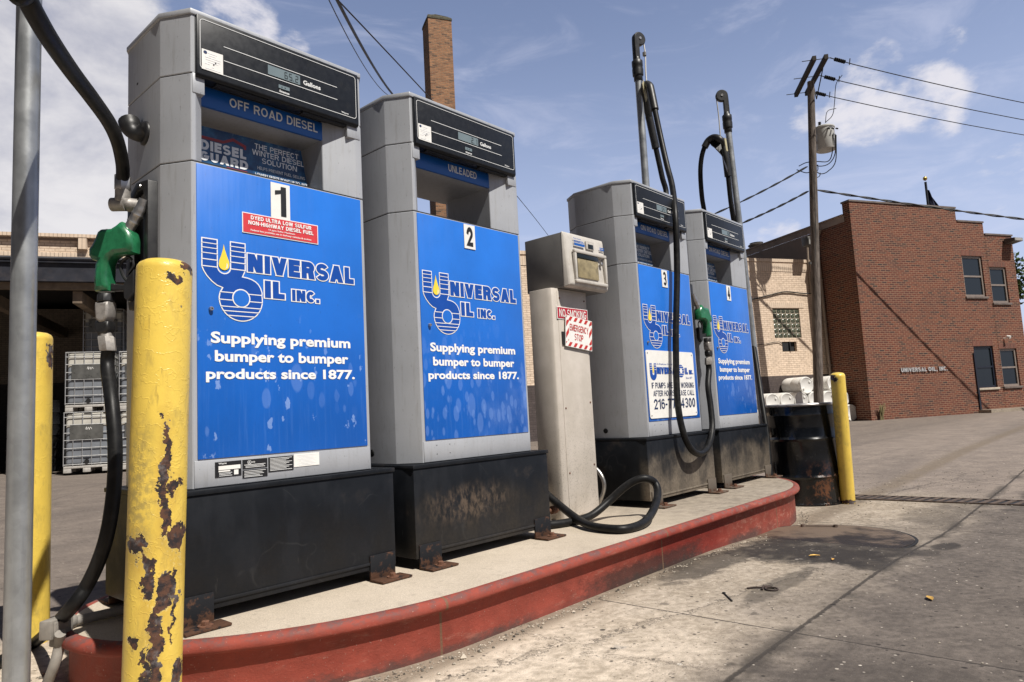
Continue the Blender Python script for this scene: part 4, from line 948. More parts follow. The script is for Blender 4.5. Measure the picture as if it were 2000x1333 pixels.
# masts
def mast(x0, y0, z0, x1, y1, z1, label, hd, near=False):
    th = thing('hose_mast', label, 'hose mast', (x0, y0, z0), 0, 'galvanised hose masts')
    o = Vector((x0, y0, z0)); a = Vector((0, 0, 0)); b = Vector((x1, y1, z1)) - o
    mb = MB(); mb.tube([a, a + (b - a) * 0.33, a + (b - a) * 0.66, b], 0.030, 24); mb.build('pole', GALV, th, smooth=60)
    mb = MB(); mb.lathe([(0.031, -0.09), (0.037, -0.085), (0.037, -0.045), (0.045, -0.04), (0.047, 0.01), (0.043, 0.035), (0.046, 0.04), (0.046, 0.085), (0.03, 0.10), (0.026, 0.12)], 18, b); mb.build('collar', BLACKPL, th, smooth=50)
    h = Vector(hd).normalized(); c = h.cross(Vector((0, 0, 1)))
    mb = MB(); poly = [(-0.028, 0.10), (-0.026, 0.25)] + arc(0.034, 0.29, 0.058, 175, -100, 18) + [(0.024, 0.215), (0.022, 0.10)]
    puff(mb, poly, 0.045, 0.006, h, Vector((0, 0, 1)), c, b); pul = mb.build('pulley_head', BLACKPL, th, smooth=50)
    mb = MB(); cc = b + h * 0.034 + Vector((0, 0, 0.29)); mb.tube([cc - c * 0.028, cc + c * 0.028], 0.012, 10); mb.build('axle', CHROME, pul)
    return th, b + o + h * 0.085 + Vector((0, 0, 0.27))
CABLE = simple('steel retractor cable', (0.22, 0.21, 0.19), 0.5, 0.5)
STRAP = simple('pale worn strap', (0.42, 0.38, 0.24), 0.8)
m1, tp1 = mast(-0.549, -0.25, 0.0, -0.556, -0.262, 3.55, 'near galvanised mast pole at the left edge, beside the yellow bollards', (0.4, 0.4, 0), True)
m3, tp3 = mast(3.88, 0.43, IT, 3.90, 0.43, 3.66, 'taller galvanised hose mast rising between pumps 3 and 4', (0.9, -0.35, 0))
_b, _t = onY(1489, 811, 0.20), onY(1421, 243, 0.29)
m4, tp4 = mast(_b.x + 0.01, 0.185, -0.06, _t.x, 0.29, _t.z, 'shorter galvanised hose mast at the right side of pump 4, behind the oil drum', (-0.6, 0.75, 0))

# the pump 4 hose over the tall mast's saddle
fh3 = thing('fuel_hose', 'long black hose hanging in a loop in front of pump 3', 'hose', (3.8, 0.0, 0.0))
ob4 = onX(1381, 660, 3.925)
noz4, tail4 = nozzle(ob4, Vector((-1, 0.1, 0)), 'small dark green nozzle hanging between pumps 3 and 4', 0.00174)
lp = [(1271, 176, .28), (1279, 215, .24), (1291, 272, .19), (1303, 325, .12), (1313, 365, .04), (1319, 420, -.062), (1322, 500, -.068), (1322, 563, -.068), (1320, 640, -.068), (1320, 680, -.068), (1321, 740, -.07), (1325, 800, -.085), (1336, 850, -.105), (1352, 880, -.115), (1370, 886, -.10), (1385, 868, -.08), (1391, 835, -.055), (1388, 795, -.03), (1383, 755, -.005)]
hp = [onY(*q_) for q_ in lp] + [tail4 + Vector((0, 0, -0.05)), tail4 + Vector((0, 0, 0.01))]
sadd = [onY(1268, 168, 0.30), onY(1262, 166, 0.34), onY(1259, 176, 0.38)]
dn = [onY(1261, 190, .41), onY(1268, 230, .41), onY(1281, 290, .40), onY(1293, 345, .38), onY(1301, 385, .36)]
dn += [Vector((3.86, 0.34, 2.25)), Vector((3.87, 0.34, 1.95)), Vector((3.885, 0.34, 1.80))]
mb = MB(); mb.tube(spline(rel(fh3, list(reversed(dn)) + list(reversed(sadd)) + hp), 8), HR, 14); mb.build('hose', RUBBER, fh3, smooth=60)
mb = MB(); mb.tube(rel(fh3, [Vector((3.885, 0.34, 1.80)), Vector((3.885, 0.34, 1.735)), Vector((3.91, 0.33, 1.72)), Vector((3.952, 0.33, 1.72))]), 0.026, 12); mb.build('outlet_elbow', CASTAL, fh3)
mb = MB(); mb.tube(spline(rel(fh3, dn[2:0:-1] + dn[1:0:-1] + list(reversed(sadd)) + hp[:2]), 6), 0.032, 14); sd = mb.build('hose_saddle', BLACKPL, fh3, smooth=60)
sp_ = onY(1263, 165, 0.33)
mb = MB(); mb.tube(spline(rel(fh3, [tp3, tp3 + (sp_ - tp3) * .3 + Vector((.012, 0, 0)), tp3 + (sp_ - tp3) * .7, sp_]), 5), 0.006, 6); mb.lathe([(0.016, -.015), (0.016, .015)], 8, Vector(tp3) * .72 + Vector(sp_) * .28 - Vector(fh3.location)); mb.build('retractor_cable', CABLE, fh3)
mb = MB(); mb.obox(onY(1259, 178, .34) - Vector(fh3.location), (0.012, 0, 0.02), (0, 0.003, 0), (-0.02, 0, 0.07)); mb.build('strap', STRAP, fh3)

fh4 = thing('fuel_hose', 'black hose arching over its saddle on the leaning mast above pump 4', 'hose', (4.7, 0.3, 0.0))
ar = [(1377, 425, .56), (1371, 385, .55), (1368, 340, .53), (1370, 310, .50), (1376, 288, .46), (1384, 275, .42), (1395, 269, .36), (1406, 273, .30), (1413, 285, .29), (1417, 305, .28), (1422, 345, .28), (1428, 400, .29)]
ap = [onY(*q_) for q_ in ar]
low = [onY(1436, 450, .31), onY(1450, 540, .31), onY(1466, 640, .26), onY(1481, 735, .16), onY(1489, 790, .09), onY(1498, 850, .03), onY(1504, 920, -.01), onY(1509, 985, -.03)]
st = [ap[0] - Vector((-0.02, 0, 0.5))]
mb = MB(); mb.tube(spline(rel(fh4, st + ap + low), 8), HR, 14); mb.build('hose', RUBBER, fh4, smooth=60)
mb = MB(); mb.tube(spline(rel(fh4, ap[4:11]), 6), 0.033, 14); mb.build('hose_saddle', BLACKPL, fh4, smooth=60)
mb = MB(); fin = [ap[5], ap[7], ap[9], ap[10], onY(1422, 330, .2), onY(1413, 308, .26), onY(1402, 293, .31), onY(1390, 284, .38)]
fin = rel(fh4, fin); mb.add(fin + [f_ + Vector((0.008, 0.008, 0)) for f_ in fin], [tuple(range(8)), tuple(range(15, 7, -1))] + [(k, (k + 1) % 8, 8 + (k + 1) % 8, 8 + k) for k in range(8)]); mb.build('saddle_web', BLACKPL, fh4)
sp_ = onY(1407, 268, 0.31)
mb = MB(); mb.tube(spline(rel(fh4, [tp4, tp4 + (sp_ - tp4) * .5 + Vector((.01, 0, .0)), sp_]), 5), 0.006, 6); mb.build('retractor_cable', CABLE, fh4)
mb = MB(); mb.obox(onY(1411, 285, .262) - Vector(fh4.location) + Vector((0, -.035, 0)), (0.02, 0, 0.0), (0, 0.003, 0), (-0.01, 0, 0.06)); mb.build('strap', STRAP, fh4)

# pump 2 hose lying in a loop on the island
def C3(x, y): return 1000 + x * .48, 420 + y * .48
fh5 = thing('fuel_hose', 'black hose lying in a raised loop on the island beside the card reader', 'hose', (2.2, 0.0, IT))
lp = [(100, 1085, .36), (140, 1135, .25), (210, 1195, .12), (270, 1240, -.02), (330, 1268, -.184), (430, 1281, -.345), (500, 1270, -.386), (548, 1242, -.37), (580, 1190, -.32), (593, 1135, -.27), (582, 1092, -.235), (545, 1073, -.21), (500, 1082, -.16), (450, 1115, -.10), (395, 1165, -.04), (325, 1222, .0), (250, 1254, .03), (160, 1264, .075), (90, 1258, .14)]
hp = []
for a_, b_, Y_ in lp:
    q_ = onY(*C3(a_, b_), Y_); q_.z = max(q_.z, IT + HR); hp.append(q_)
mb = MB(); mb.tube(spline(rel(fh5, hp + [Vector((1.95, 0.45, IT + HR)), Vector((1.93, 0.6, IT + .1))]), 8), HR, 14); mb.build('hose', RUBBER, fh5, smooth=60)

# ------------------------------------------------------------------ card reader pedestal
BEIGE, s = material('grimy beige paint')
co = s.coord(); x, y, z = s.sep(co); n1 = s.noise(co, 6, 6, 0.6); n2 = s.noise(s.scale(co, (1, 1, 0.3)), 14, 6, 0.7); n3 = s.noise(co, 150, 3, 0.6)
c = s.mix(s.ss(n1, 0.35, 0.7), (0.50, 0.455, 0.40, 1), (0.58, 0.53, 0.475, 1)); c = s.mix(s.mul(s.ss(n2, 0.56, 0.74), 0.3), c, (0.30, 0.26, 0.22))
spk = s.mul(s.ss(n3, 0.58, 0.66), s.ss(z, 0.85, 0.25)); c = s.mix(s.mul(spk, 0.55), c, (0.12, 0.11, 0.1))
s.out(c, 0.5, 0.05, s.bump(n1, 0.05, 0.003))
HOUSING = simple('grey reader housing', (0.17, 0.165, 0.16), 0.5, 0.1, 0.1, 8)
BEZEL = simple('ivory moulded bezel', (0.52, 0.49, 0.45), 0.5, 0, 0.08, 14, 0.05, 90, dirt=(0.22, 0.19, 0.15), dirt_amt=0.4)
GRIMEWIN = simple('grimy yellowed flap', (0.28, 0.23, 0.13), 0.4, 0, 0.4, 16, dirt=(0.10, 0.08, 0.05), dirt_amt=0.7)
DARKGL = simple('dark reader window', (0.01, 0.014, 0.014), 0.15)
ct = thing('card_reader', 'beige card reader pedestal with ivory head and red safety signs', 'card reader', (2.24, 0.18, IT))
mb = MB(); mb.prism([(0, 0.03), (0.012, 0.008), (0.03, 0.0), (0.36, 0.0), (0.36, 0.175), (0.0, 0.175)], 0.0, 1.40); cm = mb.build('column', BEIGE, ct, bevel=0.004)
mb = MB(); mb.box(0.055, 0.345, -0.003, 0.004, 0.012, 1.385); fp = mb.build('access_panel', BEIGE, ct, bevel=0.002)
mb = MB()
for a, b in ((0.075, 1.34), (0.33, 1.34), (0.075, 0.66), (0.33, 0.69), (0.075, 0.27), (0.33, 0.30)): mb.lathe([(0.006, 0), (0.005, -0.004)], 8, (a, -0.003, b), 'y')
mb.build('screw', RUSTB, fp)
mb = MB(); mb.box(-0.025, 0.405, -0.115, 0.185, 1.378, 1.722); hs_ = mb.build('housing', HOUSING, ct, bevel=0.005); hs_.location = (0.092, 0.062, 0.024)
# bezel: loft of rounded rectangles, leaning front
bz = MB()
prof = [(-0.112, 0.0, 0.0), (-0.125, 0.004, 0.0), (-0.150, 0.010, 0.012), (-0.158, 0.022, 0.024)]
rings = []
for yv, ins, tp in prof:
    rings.append([(-0.028 + ins, yv, 1.374 + ins), (0.408 - ins, yv, 1.374 + ins), (0.408 - ins, yv + (0.02 if ins > 0.005 else 0), 1.728 - ins - tp), (-0.028 + ins, yv + (0.02 if ins > 0.005 else 0), 1.728 - ins - tp)])
bz.loft(rings); bzo = bz.build('bezel', BEZEL, ct, bevel=0.008, seg=3, bang=20); bzo.location = (0.092, 0.062, 0.024)
ysf = -0.1535
mb = MB()
def fr(x0, x1, z0, z1, t, y0, y1): 
    mb.box(x0, x1, y0, y1, z1 - t, z1); mb.box(x0, x1, y0, y1, z0, z0 + t); mb.box(x0, x0 + t, y0, y1, z0 + t, z1 - t); mb.box(x1 - t, x1, y0, y1, z0 + t, z1 - t)
fr(0.03, 0.375, 1.405, 1.615, 0.022, -0.172, -0.150); mb.build('slot_frame', BEZEL, bzo, bevel=0.006, seg=2)
mb = MB(); mb.box(0.066, 0.285, -0.164, -0.158, 1.440, 1.560); mb.build('flap', GRIMEWIN, bzo, bevel=0.002)
mb = MB(); mb.box(0.060, 0.285, -0.168, -0.158, 1.563, 1.590); mb.build('card_slot', DARKGL, bzo, bevel=0.002)
mb = MB(); mb.lathe([(0.013, 0), (0.013, -0.012), (0.007, -0.016)], 12, (0.322, -0.156, 1.552), 'y'); mb.build('lock', CHROME, bzo)
mb = MB(); mb.box(0.185, 0.270, -0.149, -0.140, 1.636, 1.688, 1); mb.box(0.205, 0.262, -0.1505, -0.1485, 1.642, 1.672, 0); mb.build('screen', [DARKGL, BEZEL], bzo, bevel=0.002)
mb = MB(); yy = -0.1512
text(mb, 'Petroleum', 0.055, 0.135, 1.686, 1.694, yy + .003, 0.02, 1)
mb.flat([(0.055, 1.664), (0.165, 1.664), (0.165, 1.668), (0.055, 1.668)], yy, 1); mb.flat([(0.055, 1.644), (0.165, 1.644), (0.165, 1.660), (0.055, 1.660)], yy - .001, 0); mb.flat([(0.055, 1.672), (0.155, 1.672), (0.155, 1.677), (0.055, 1.677)], yy + .001, 1)
mb.flat([(0.330, 1.648), (0.380, 1.648), (0.380, 1.657), (0.330, 1.657)], yy, 0); mb.flat([(0.330, 1.661), (0.380, 1.661), (0.380, 1.667), (0.330, 1.667)], yy, 0)
mb.build('label', [SIGNBLUE, SIGNBLUE], bzo, smooth=0)
SIGNRED = simple('red sign face', (0.40, 0.012, 0.03), 0.4, 0, 0.08)
STRIPE = simple('red hazard stripe', (0.50, 0.03, 0.025), 0.4, 0, 0.1)
mb = MB(); mb.box(0.040, 0.357, -0.0065, -0.0035, 1.208, 1.286, 0); mb.box(0.045, 0.352, -0.0078, -0.0063, 1.213, 1.281, 1)
caps(mb, 'NO SMOKING', 0.060, 0.338, 1.222, 1.272, -0.0092, .15, 0); mb.build('no_smoking_sign', [LABELW, SIGNRED], ct, smooth=0)
# tilted emergency stop sign
es = MB(); aw, ah = 0.1375, 0.098
def hz(pts, y, mi): es.flat(pts, y, mi)
es.box(-aw, aw, -0.004, -0.0005, -ah, ah, 0)
iw, ih = aw - 0.036, ah - 0.034
def clip_band(x0, x1, z0, z1):
    """diagonal stripes inside a rectangle"""
    k = -0.6
    while k < 0.6:
        poly = [(k + 0.0, z0), (k + 0.026, z0), (k + 0.026 + (z1 - z0) * 0.75, z1), (k + (z1 - z0) * 0.75, z1)]
        poly = [p_ for p_ in poly]
        # clip in x
        def cl(P_, s_, v_):
            o_ = []
            for i_ in range(len(P_)):
                a_, b_ = P_[i_], P_[(i_ + 1) % len(P_)]
                ia, ib = (a_[0] - v_) * s_ >= 0, (b_[0] - v_) * s_ >= 0
                if ia: o_.append(a_)
                if ia != ib:
                    t_ = (v_ - a_[0]) / (b_[0] - a_[0]); o_.append((v_, a_[1] + (b_[1] - a_[1]) * t_))
            return o_
        q_ = cl(poly, 1, x0)
        if len(q_) > 2: q_ = cl(q_, -1, x1)
        if len(q_) > 2: hz(q_, -0.0055, 1)
        k += 0.054
clip_band(-aw + .004, aw - .004, ih + .004, ah - .004); clip_band(-aw + .004, aw - .004, -ah + .004, -ih - .004)
clip_band(-aw + .004, -iw - .004, -ih + .004, ih + .004); clip_band(iw + .004, aw - .004, -ih + .004, ih + .004)
caps(es, 'EMERGENCY', -iw + 0.004, iw - 0.004, 0.006, 0.048, -0.0055, .15, 1); caps(es, 'STOP', -0.048, 0.042, -0.050, -0.008, -0.0055, .15, 1)
eo = es.build('emergency_stop_sign', [LABELW, STRIPE], ct, smooth=0); eo.location = (0.238, -0.014, 1.126); eo.rotation_euler = (0, math.radians(5.5), 0)
mb = MB(); mb.box(0.10, 0.36, -0.012, -0.0035, 1.09, 1.11); mb.box(0.075, 0.098, -0.012, -0.0035, 1.05, 1.13); mb.build('stop_button_box', DKSEAM, ct)
cq = [onX(px_, py_, 2.79) - Vector((2.24, 0.18, IT)) for px_, py_ in ((1163, 992), (1172, 978), (1179, 960), (1180, 945), (1175, 930), (1164, 916), (1145, 905), (1120, 900))]
mb = MB(); mb.tube(spline(cq, 6), 0.014, 10); mb.build('conduit', CHROME, ct, smooth=60)
mb = MB(); mb.tube([(-0.16, 0.03, 0.07), (0.02, 0.03, 0.07)], 0.013, 10); mb.lathe([(0.024, -0.02), (0.024, 0.02)], 8, (-0.06, 0.03, 0.07), 'x'); mb.build('pipe_stub', RUSTB, ct, smooth=50)

# ------------------------------------------------------------------ bollards
def bollard_mat(name, patches, chips=0.62):
    m, s = material(name)
    co = s.coord(); x, y, z = s.sep(co)
    n1 = s.noise(co, 14, 7, 0.65); n2 = s.noise(co, 46, 6, 0.65); n3 = s.noise(co, 5, 5, 0.6); n4 = s.noise(co, 200, 3)
    c = s.tint((0.78, 0.56, 0.10), s.ss(n3, 0.3, 0.7, 0.9, 1.08)); c = s.mix(s.mul(s.ss(n1, 0.55, 0.75), 0.3), c, (0.60, 0.35, 0.03))
    front = s.ss(y, 0.03, 0.0)
    rust = s.ss(s.add(s.mul(n1, 0.7), s.mul(n2, 0.3)), chips, chips + 0.03)
    nn = s.add(s.mul(n1, 0.5), s.mul(n2, 0.5))
    wx = s.add(s.mul(s.sub(s.noise(s.scale(co, (1, 1, 1), (4, 1, 7)), 17, 6, 0.65), 0.5), 0.09), s.mul(s.sub(n2, 0.5), 0.03))
    wz = s.add(s.mul(s.sub(s.noise(s.scale(co, (1, 1, 1), (1, 8, 3)), 11, 6, 0.65), 0.5), 0.15), s.mul(s.sub(n2, 0.5), 0.05))
    xw, zw = s.add(x, wx), s.add(z, wz)
    for (cx, cz, hx, hz_, amp) in patches:
        rust = s.mx(rust, s.mul(s.ell(xw, zw, cx, cz, hx, hz_, nn, amp * 0.6, 0.12), front))
    edge = s.ss(rust, 0.30, 0.55)
    bleed = None
    for (cx, cz, hx, hz_, amp) in patches[:9]:
        k_ = s.mul(s.ell(s.add(x, s.mul(wx, 0.6)), s.add(z, s.mul(wz, 0.6)), cx, cz - hz_ * 0.5, hx * 1.5, hz_ * 1.9, n2, 1.2, 0.7), front); bleed = k_ if bleed is None else s.mx(bleed, k_)
    c = s.mix(s.mul(bleed, 0.35), c, (0.33, 0.17, 0.035))
    lip = s.mul(s.ss(rust, 0.0, 0.12), s.sub(1.0, edge)); c = s.mix(s.mul(lip, 0.45), c, (0.80, 0.66, 0.28))
    grime = s.mul(s.ss(s.noise(s.scale(co, (1, 1, 0.35)), 18, 6, 0.7), 0.52, 0.70), 0.4)
    c = s.mix(grime, c, (0.26, 0.20, 0.08))
    gr2 = s.mul(s.mul(s.ell(x, z, -0.045, 0.68, 0.035, 0.17, n1, 1.4, 0.5), front), s.ss(n2, 0.35, 0.6)); c = s.mix(s.mul(gr2, 0.55), c, (0.20, 0.17, 0.09))
    streak = s.mul(s.ss(s.noise(s.scale(co, (1, 1, 0.12)), 55, 5, 0.7), 0.58, 0.72), s.ss(n3, 0.45, 0.6)); c = s.mix(s.mul(streak, 0.5), c, (0.14, 0.09, 0.04))
    rc = s.mix(s.ss(n2, 0.42, 0.6), (0.022, 0.016, 0.018, 1), (0.10, 0.045, 0.027, 1)); rc = s.mix(s.ss(n1, 0.52, 0.62), rc, (0.12, 0.105, 0.105))
    c = s.mix(edge, c, rc)
    fl = s.ss(s.absv(s.sub(s.noise(co, 20, 3, 0.5), 0.5)), 0.02, 0.0)
    h = s.sub(s.add(s.mul(n1, 0.35), s.add(s.mul(n4, 0.06), s.mul(fl, 0.10))), s.mul(edge, 0.55))
    s.out(c, s.mix(edge, (0.34, 0.34, 0.34, 1), (0.85, 0.85, 0.85, 1)), 0.0, s.bump(h, 0.75, 0.006), 0.0)
    return m
def bollard(base, top, r, label, mat, facing):
    base = Vector(base); top = Vector(top)
    th = thing('bollard', label, 'bollard', base, 0, 'yellow steel bollards')
    ax = top - base; L = ax.length
    mb = MB(); seg = 40; rings = []
    prof = [(r, 0.0), (r, L * 0.25), (r, L * 0.5), (r, L * 0.75), (r, L - 0.022), (r * 0.98, L - 0.012), (r * 0.9, L - 0.002), (r * 0.72, L + 0.006), (r * 0.4, L + 0.010), (r * 0.05, L + 0.011)]
    for rr_, z in prof:
        rings.append([(rr_ * math.cos(2 * PI * k / seg), rr_ * math.sin(2 * PI * k / seg), z) for k in range(seg)])
    mb.loft(rings); po = mb.build('post', mat, th, smooth=50)
    f = Vector((facing.x - base.x, facing.y - base.y, 0)).normalized()
    q0 = Vector((0, 0, 1)).rotation_difference(ax.normalized()); rz = math.atan2(f.y, f.x) + PI / 2
    po.rotation_mode = 'QUATERNION'; po.rotation_quaternion = q0 @ Matrix.Rotation(rz, 3, 'Z').to_quaternion()
    return th
NB = bollard_mat('chipped yellow paint', [(0.012, 0.76, 0.013, 0.11, 1.0), (0.016, 0.64, 0.010, 0.08, 1.2), (0.038, 0.70, 0.014, 0.022, 0.8), (-0.042, 0.545, 0.028, 0.035, 0.8), (0.045, 0.55, 0.026, 0.042, 0.8), (0.018, 0.425, 0.020, 0.045, 1.2), (-0.022, 0.46, 0.012, 0.06, 1.6), (0.002, 0.25, 0.014, 0.16, 1.4), (0.004, 0.10, 0.020, 0.14, 1.2), (-0.02, 0.20, 0.007, 0.08, 1.8), (0.024, 1.285, 0.024, 0.014, 1.5), (0.07, 1.325, 0.02, 0.02, 1.5), (0.062, 0.19, 0.018, 0.045, 1.0), (0.042, 0.39, 0.006, 0.1, 1.0), (-0.045, 0.30, 0.006, 0.02, 1.6), (0.0, 0.9, 0.006, 0.012, 1.6)], 0.635)
YB = bollard_mat('yellow bollard paint', [(-0.012, 1.27, 0.014, 0.012, 1.5), (0.062, 1.2, 0.012, 0.05, 1.8)], 0.685)
YR = bollard_mat('worn yellow bollard paint', [(-0.03, 1.07, 0.026, 0.022, 0.9), (0.0, 0.02, 0.08, 0.02, 1.6)], 0.675)
b0 = at(296, 1378, 1.885); b0 = CAM + (b0 - CAM)
nb0, nb1 = at(297, 1333, 1.9), at(322, 516, 2.03)
dv = (nb1 - nb0).normalized(); nb0 = nb0 - dv * (nb0.z / dv.z)
bollard(nb0, nb1, 0.0745, 'near yellow bollard with chipped rusty paint standing before pump 1', NB, CAM)
bollard((-0.203, 1.13, 0.0), (-0.222, 1.075, 1.295), 0.0745, 'yellow bollard behind the galvanised pole at the left edge', YB, CAM)
rb0 = onZ(1664, 984, -0.06); bollard((rb0.x, rb0.y + 0.03, -0.062), (rb0.x - 0.165, rb0.y - 0.04, 1.035), 0.0575, 'slim yellow bollard with black-chipped top beside the oil drum', YR, CAM)

# conduit fitting at the near end of the island
cf = thing('conduit_fitting', 'grey conduit box fitting clamped at the near rounded kerb end', 'pipe fitting', (-0.315, 0.30, 0.0))
e_ = onZ(110, 1225, 0.225); lo = Vector(cf.location)
mb = MB(); mb.tube([onZ(135, 1216, 0.222) - lo, Vector((0.1, 0.36, 0.222)) - lo, Vector((0.4, 0.40, 0.222)) - lo], 0.017, 12); mb.tube(spline([onZ(118, 1238, 0.215) - lo, onZ(116, 1262, 0.17) - lo, onX(106, 1300, -0.33) - lo, onX(88, 1345, -0.345) - lo, onX(70, 1385, -0.36) - lo], 5), 0.0165, 12); mb.build('pipe', WALLGREY, cf, smooth=60)
mb = MB(); ax = (onZ(145, 1213, 0.222) - onZ(100, 1230, 0.225)).normalized(); sd_ = Vector((0, 0, 1)).cross(ax); upv = ax.cross(sd_)
mb.obox(e_ - lo, ax * 0.050, sd_ * 0.022, upv * 0.030); mb.tube([e_ - lo + ax * 0.04, e_ - lo + ax * 0.075], 0.025, 12); mb.tube([e_ - lo + Vector((0.005, -0.0, -0.02)), e_ - lo + Vector((0.004, 0, -0.06))], 0.024, 12)
mb.obox(e_ - lo + sd_ * -0.025, ax * 0.042, sd_ * 0.004, upv * 0.024); mb.build('box', WALLGREY, cf, bevel=0.004)

# ------------------------------------------------------------------ oil drum
DRUM, s = material('black drum enamel')
co = s.coord(); x, y, z = s.sep(co); n1 = s.noise(co, 7, 7, 0.68); n2 = s.noise(co, 30, 6, 0.7)
c = s.tint((0.005, 0.006, 0.008), s.ss(n1, 0.3, 0.7, 0.7, 1.5))
rs = s.mul(s.ss(s.add(s.mul(n1, 0.6), s.mul(n2, 0.4)), 0.50, 0.60), s.ss(z, 0.42, 0.12, 0.0, 1.0)); rs = s.mul(rs, s.ss(s.sub(s.mul(x, 0.35), y), -0.05, 0.12))
c = s.mix(s.mul(rs, 0.85), c, s.mix(n2, (0.10, 0.035, 0.014, 1), (0.22, 0.085, 0.03, 1)))
c = s.mix(s.mul(s.ss(n2, 0.62, 0.72), 0.25), c, (0.2, 0.19, 0.18))
s.out(c, s.mx(s.ss(n1, 0.3, 0.7, 0.10, 0.22), s.mul(rs, 0.85)), 0.0, s.bump(s.noise(co, 6, 5), 0.10, 0.01), 0.0, 0.45)
RIMG = simple('worn drum lid', (0.30, 0.29, 0.29), 0.4, 0.5, 0.2, 20, dirt=(0.1, 0.05, 0.03), dirt_amt=0.6)
od = thing('oil_drum', 'black steel oil drum with rust streaks beside yellow bollard', 'oil drum', (5.266, -0.146, -0.06))
r = 0.288
pf = [(r, 0.0), (r + 0.006, 0.004), (r + 0.006, 0.016), (r, 0.022)]
for rz_ in (0.24, 0.56): pf += [(r, rz_ - 0.022), (r + 0.004, rz_ - 0.014), (r + 0.012, rz_), (r + 0.004, rz_ + 0.014), (r, rz_ + 0.022)]
pf += [(r, 0.75), (r + 0.008, 0.765), (r + 0.002, 0.78), (r, 0.80), (r, 0.845)]
mb = MB(); mb.lathe(pf, 64); mb.build('shell', DRUM, od, smooth=35)
mb = MB(); mb.lathe([(r + 0.001, 0.838), (r + 0.010, 0.842), (r + 0.012, 0.852), (r + 0.006, 0.861), (r - 0.004, 0.860), (r - 0.01, 0.846), (r * .6, 0.842), (0.01, 0.842)], 64, cap=True); mb.build('lid', RIMG, od, smooth=35)

# ------------------------------------------------------------------ drain, manhole, leaves, litter
CASTIRON = simple('rusty cast iron', (0.115, 0.085, 0.068), 0.75, 0.3, 0.4, 20, 0.2, 90, dirt=(0.18, 0.13, 0.09), dirt_amt=0.5)
td = thing('trench_drain', 'rusty slotted trench drain grate crossing the concrete', 'drain grate', (5.66, -0.42, gz(5.66, 0) + 0.003), math.radians(1.5))
mb = MB(); mb.box(-0.13, -0.115, -4.5, 0.05, 0.0, 0.008); mb.box(0.115, 0.13, -4.5, 0.05, 0, 0.008)
k = 0.04
while k > -4.45:
    mb.add([(-0.115, k, 0.006), (0.115, k - 0.05, 0.006), (0.115, k - 0.085, 0.006), (-0.115, k - 0.035, 0.006), (-0.115, k, 0.001), (0.115, k - 0.05, 0.001), (0.115, k - 0.085, 0.001), (-0.115, k - 0.035, 0.001)], [(0, 1, 2, 3), (0, 1, 5, 4), (2, 3, 7, 6), (1, 2, 6, 5), (3, 0, 4, 7)]); k -= 0.075
mb.build('grate', CASTIRON, td, smooth=0)
mb = MB(); mb.add([(-0.114, -4.5, 0.0012), (0.114, -4.5, 0.0012), (0.114, 0.05, 0.0012), (-0.114, 0.05, 0.0012)], [(0, 1, 2, 3)]); mb.build('channel', DKSEAM, td)
IRON, s = material('oily chequered iron')
co = s.coord(); n1 = s.noise(co, 4, 6, 0.6); n2 = s.noise(co, 24, 5)
c = s.mix(s.ss(s.add(n1, s.add(s.mul(s.sep(co)[1], -0.25), s.mul(s.sep(co)[0], -0.5))), 0.38, 0.60), (0.17, 0.125, 0.09, 1), (0.026, 0.020, 0.018, 1))
wv = s.m('SINE', s.mul(s.add(s.sep(co)[0], s.sep(co)[1]), 190)); wv2 = s.m('SINE', s.mul(s.sub(s.sep(co)[0], s.sep(co)[1]), 190))
s.out(c, 0.6, 0.2, s.bump(s.mul(wv, wv2), 0.4, 0.004))
mc = thing('manhole_cover', 'large round oil-stained iron cover set in concrete beside kerb', 'manhole cover', (3.56, -0.885, gz(3.5, 0) + 0.002))
mb = MB(); mb.lathe([(0.455, -0.02), (0.455, 0.004), (0.445, 0.005)], 64); mb.build('plate', IRON, mc)
mb = MB(); mb.add([(rr_ * math.cos(2 * PI * k / 64), rr_ * math.sin(2 * PI * k / 64), 0.002) for rr_ in (0.458, 0.476) for k in range(64)], [(k, (k + 1) % 64, 64 + (k + 1) % 64, 64 + k) for k in range(64)]); mb.build('frame_ring', DKSEAM, mc)
mb = MB(); hc = Vector((0.30, 0.19, 0)); mb.tube([hc + Vector((-0.02, 0.08, 0.012)), hc + Vector((0.05, -0.11, 0.012))], 0.0035, 8); mb.lathe([(0.016, 0.004), (0.014, 0.022)], 8, hc + Vector((-0.02, 0.08, 0))); mb.lathe([(0.016, 0.004), (0.014, 0.022)], 8, hc + Vector((0.05, -0.11, 0))); mb.build('handle', CASTIRON, mc)
LEAFM = simple('dry yellow leaf', (0.50, 0.30, 0.07), 0.7, 0, 0.3, 60)
def leaf(x, y, sz, rz, label, mat=LEAFM):
    mb = MB(); pr = [(-1, 0.0), (-0.5, 0.35), (0.1, 0.42), (0.7, 0.22), (1.1, 0.0), (0.7, -0.22), (0.1, -0.42), (-0.5, -0.35)]
    top = [(a * sz, b * sz, 0.004 + 0.35 * sz * (abs(b) * 1.6 + 0.25 * a * a)) for a, b in pr]
    mb.add(top + [(0, 0, 0.006)], [(k, (k + 1) % 8, 8) for k in range(8)])
    mb.add([(p_[0], p_[1], p_[2] - 0.0015) for p_ in top] + [(0, 0, 0.0045)], [((k + 1) % 8, k, 8) for k in range(8)])
    o = mb.build('leaf', mat, None, smooth=60); o.location = (x, y, gz(x, y) + 0.001); o.rotation_euler = (0, 0, rz); tag(o, label, 'leaf', 'fallen leaves on the concrete')
leaf(2.262, -1.69, 0.030, 0.5, 'single brown curled leaf lying on the grey concrete')
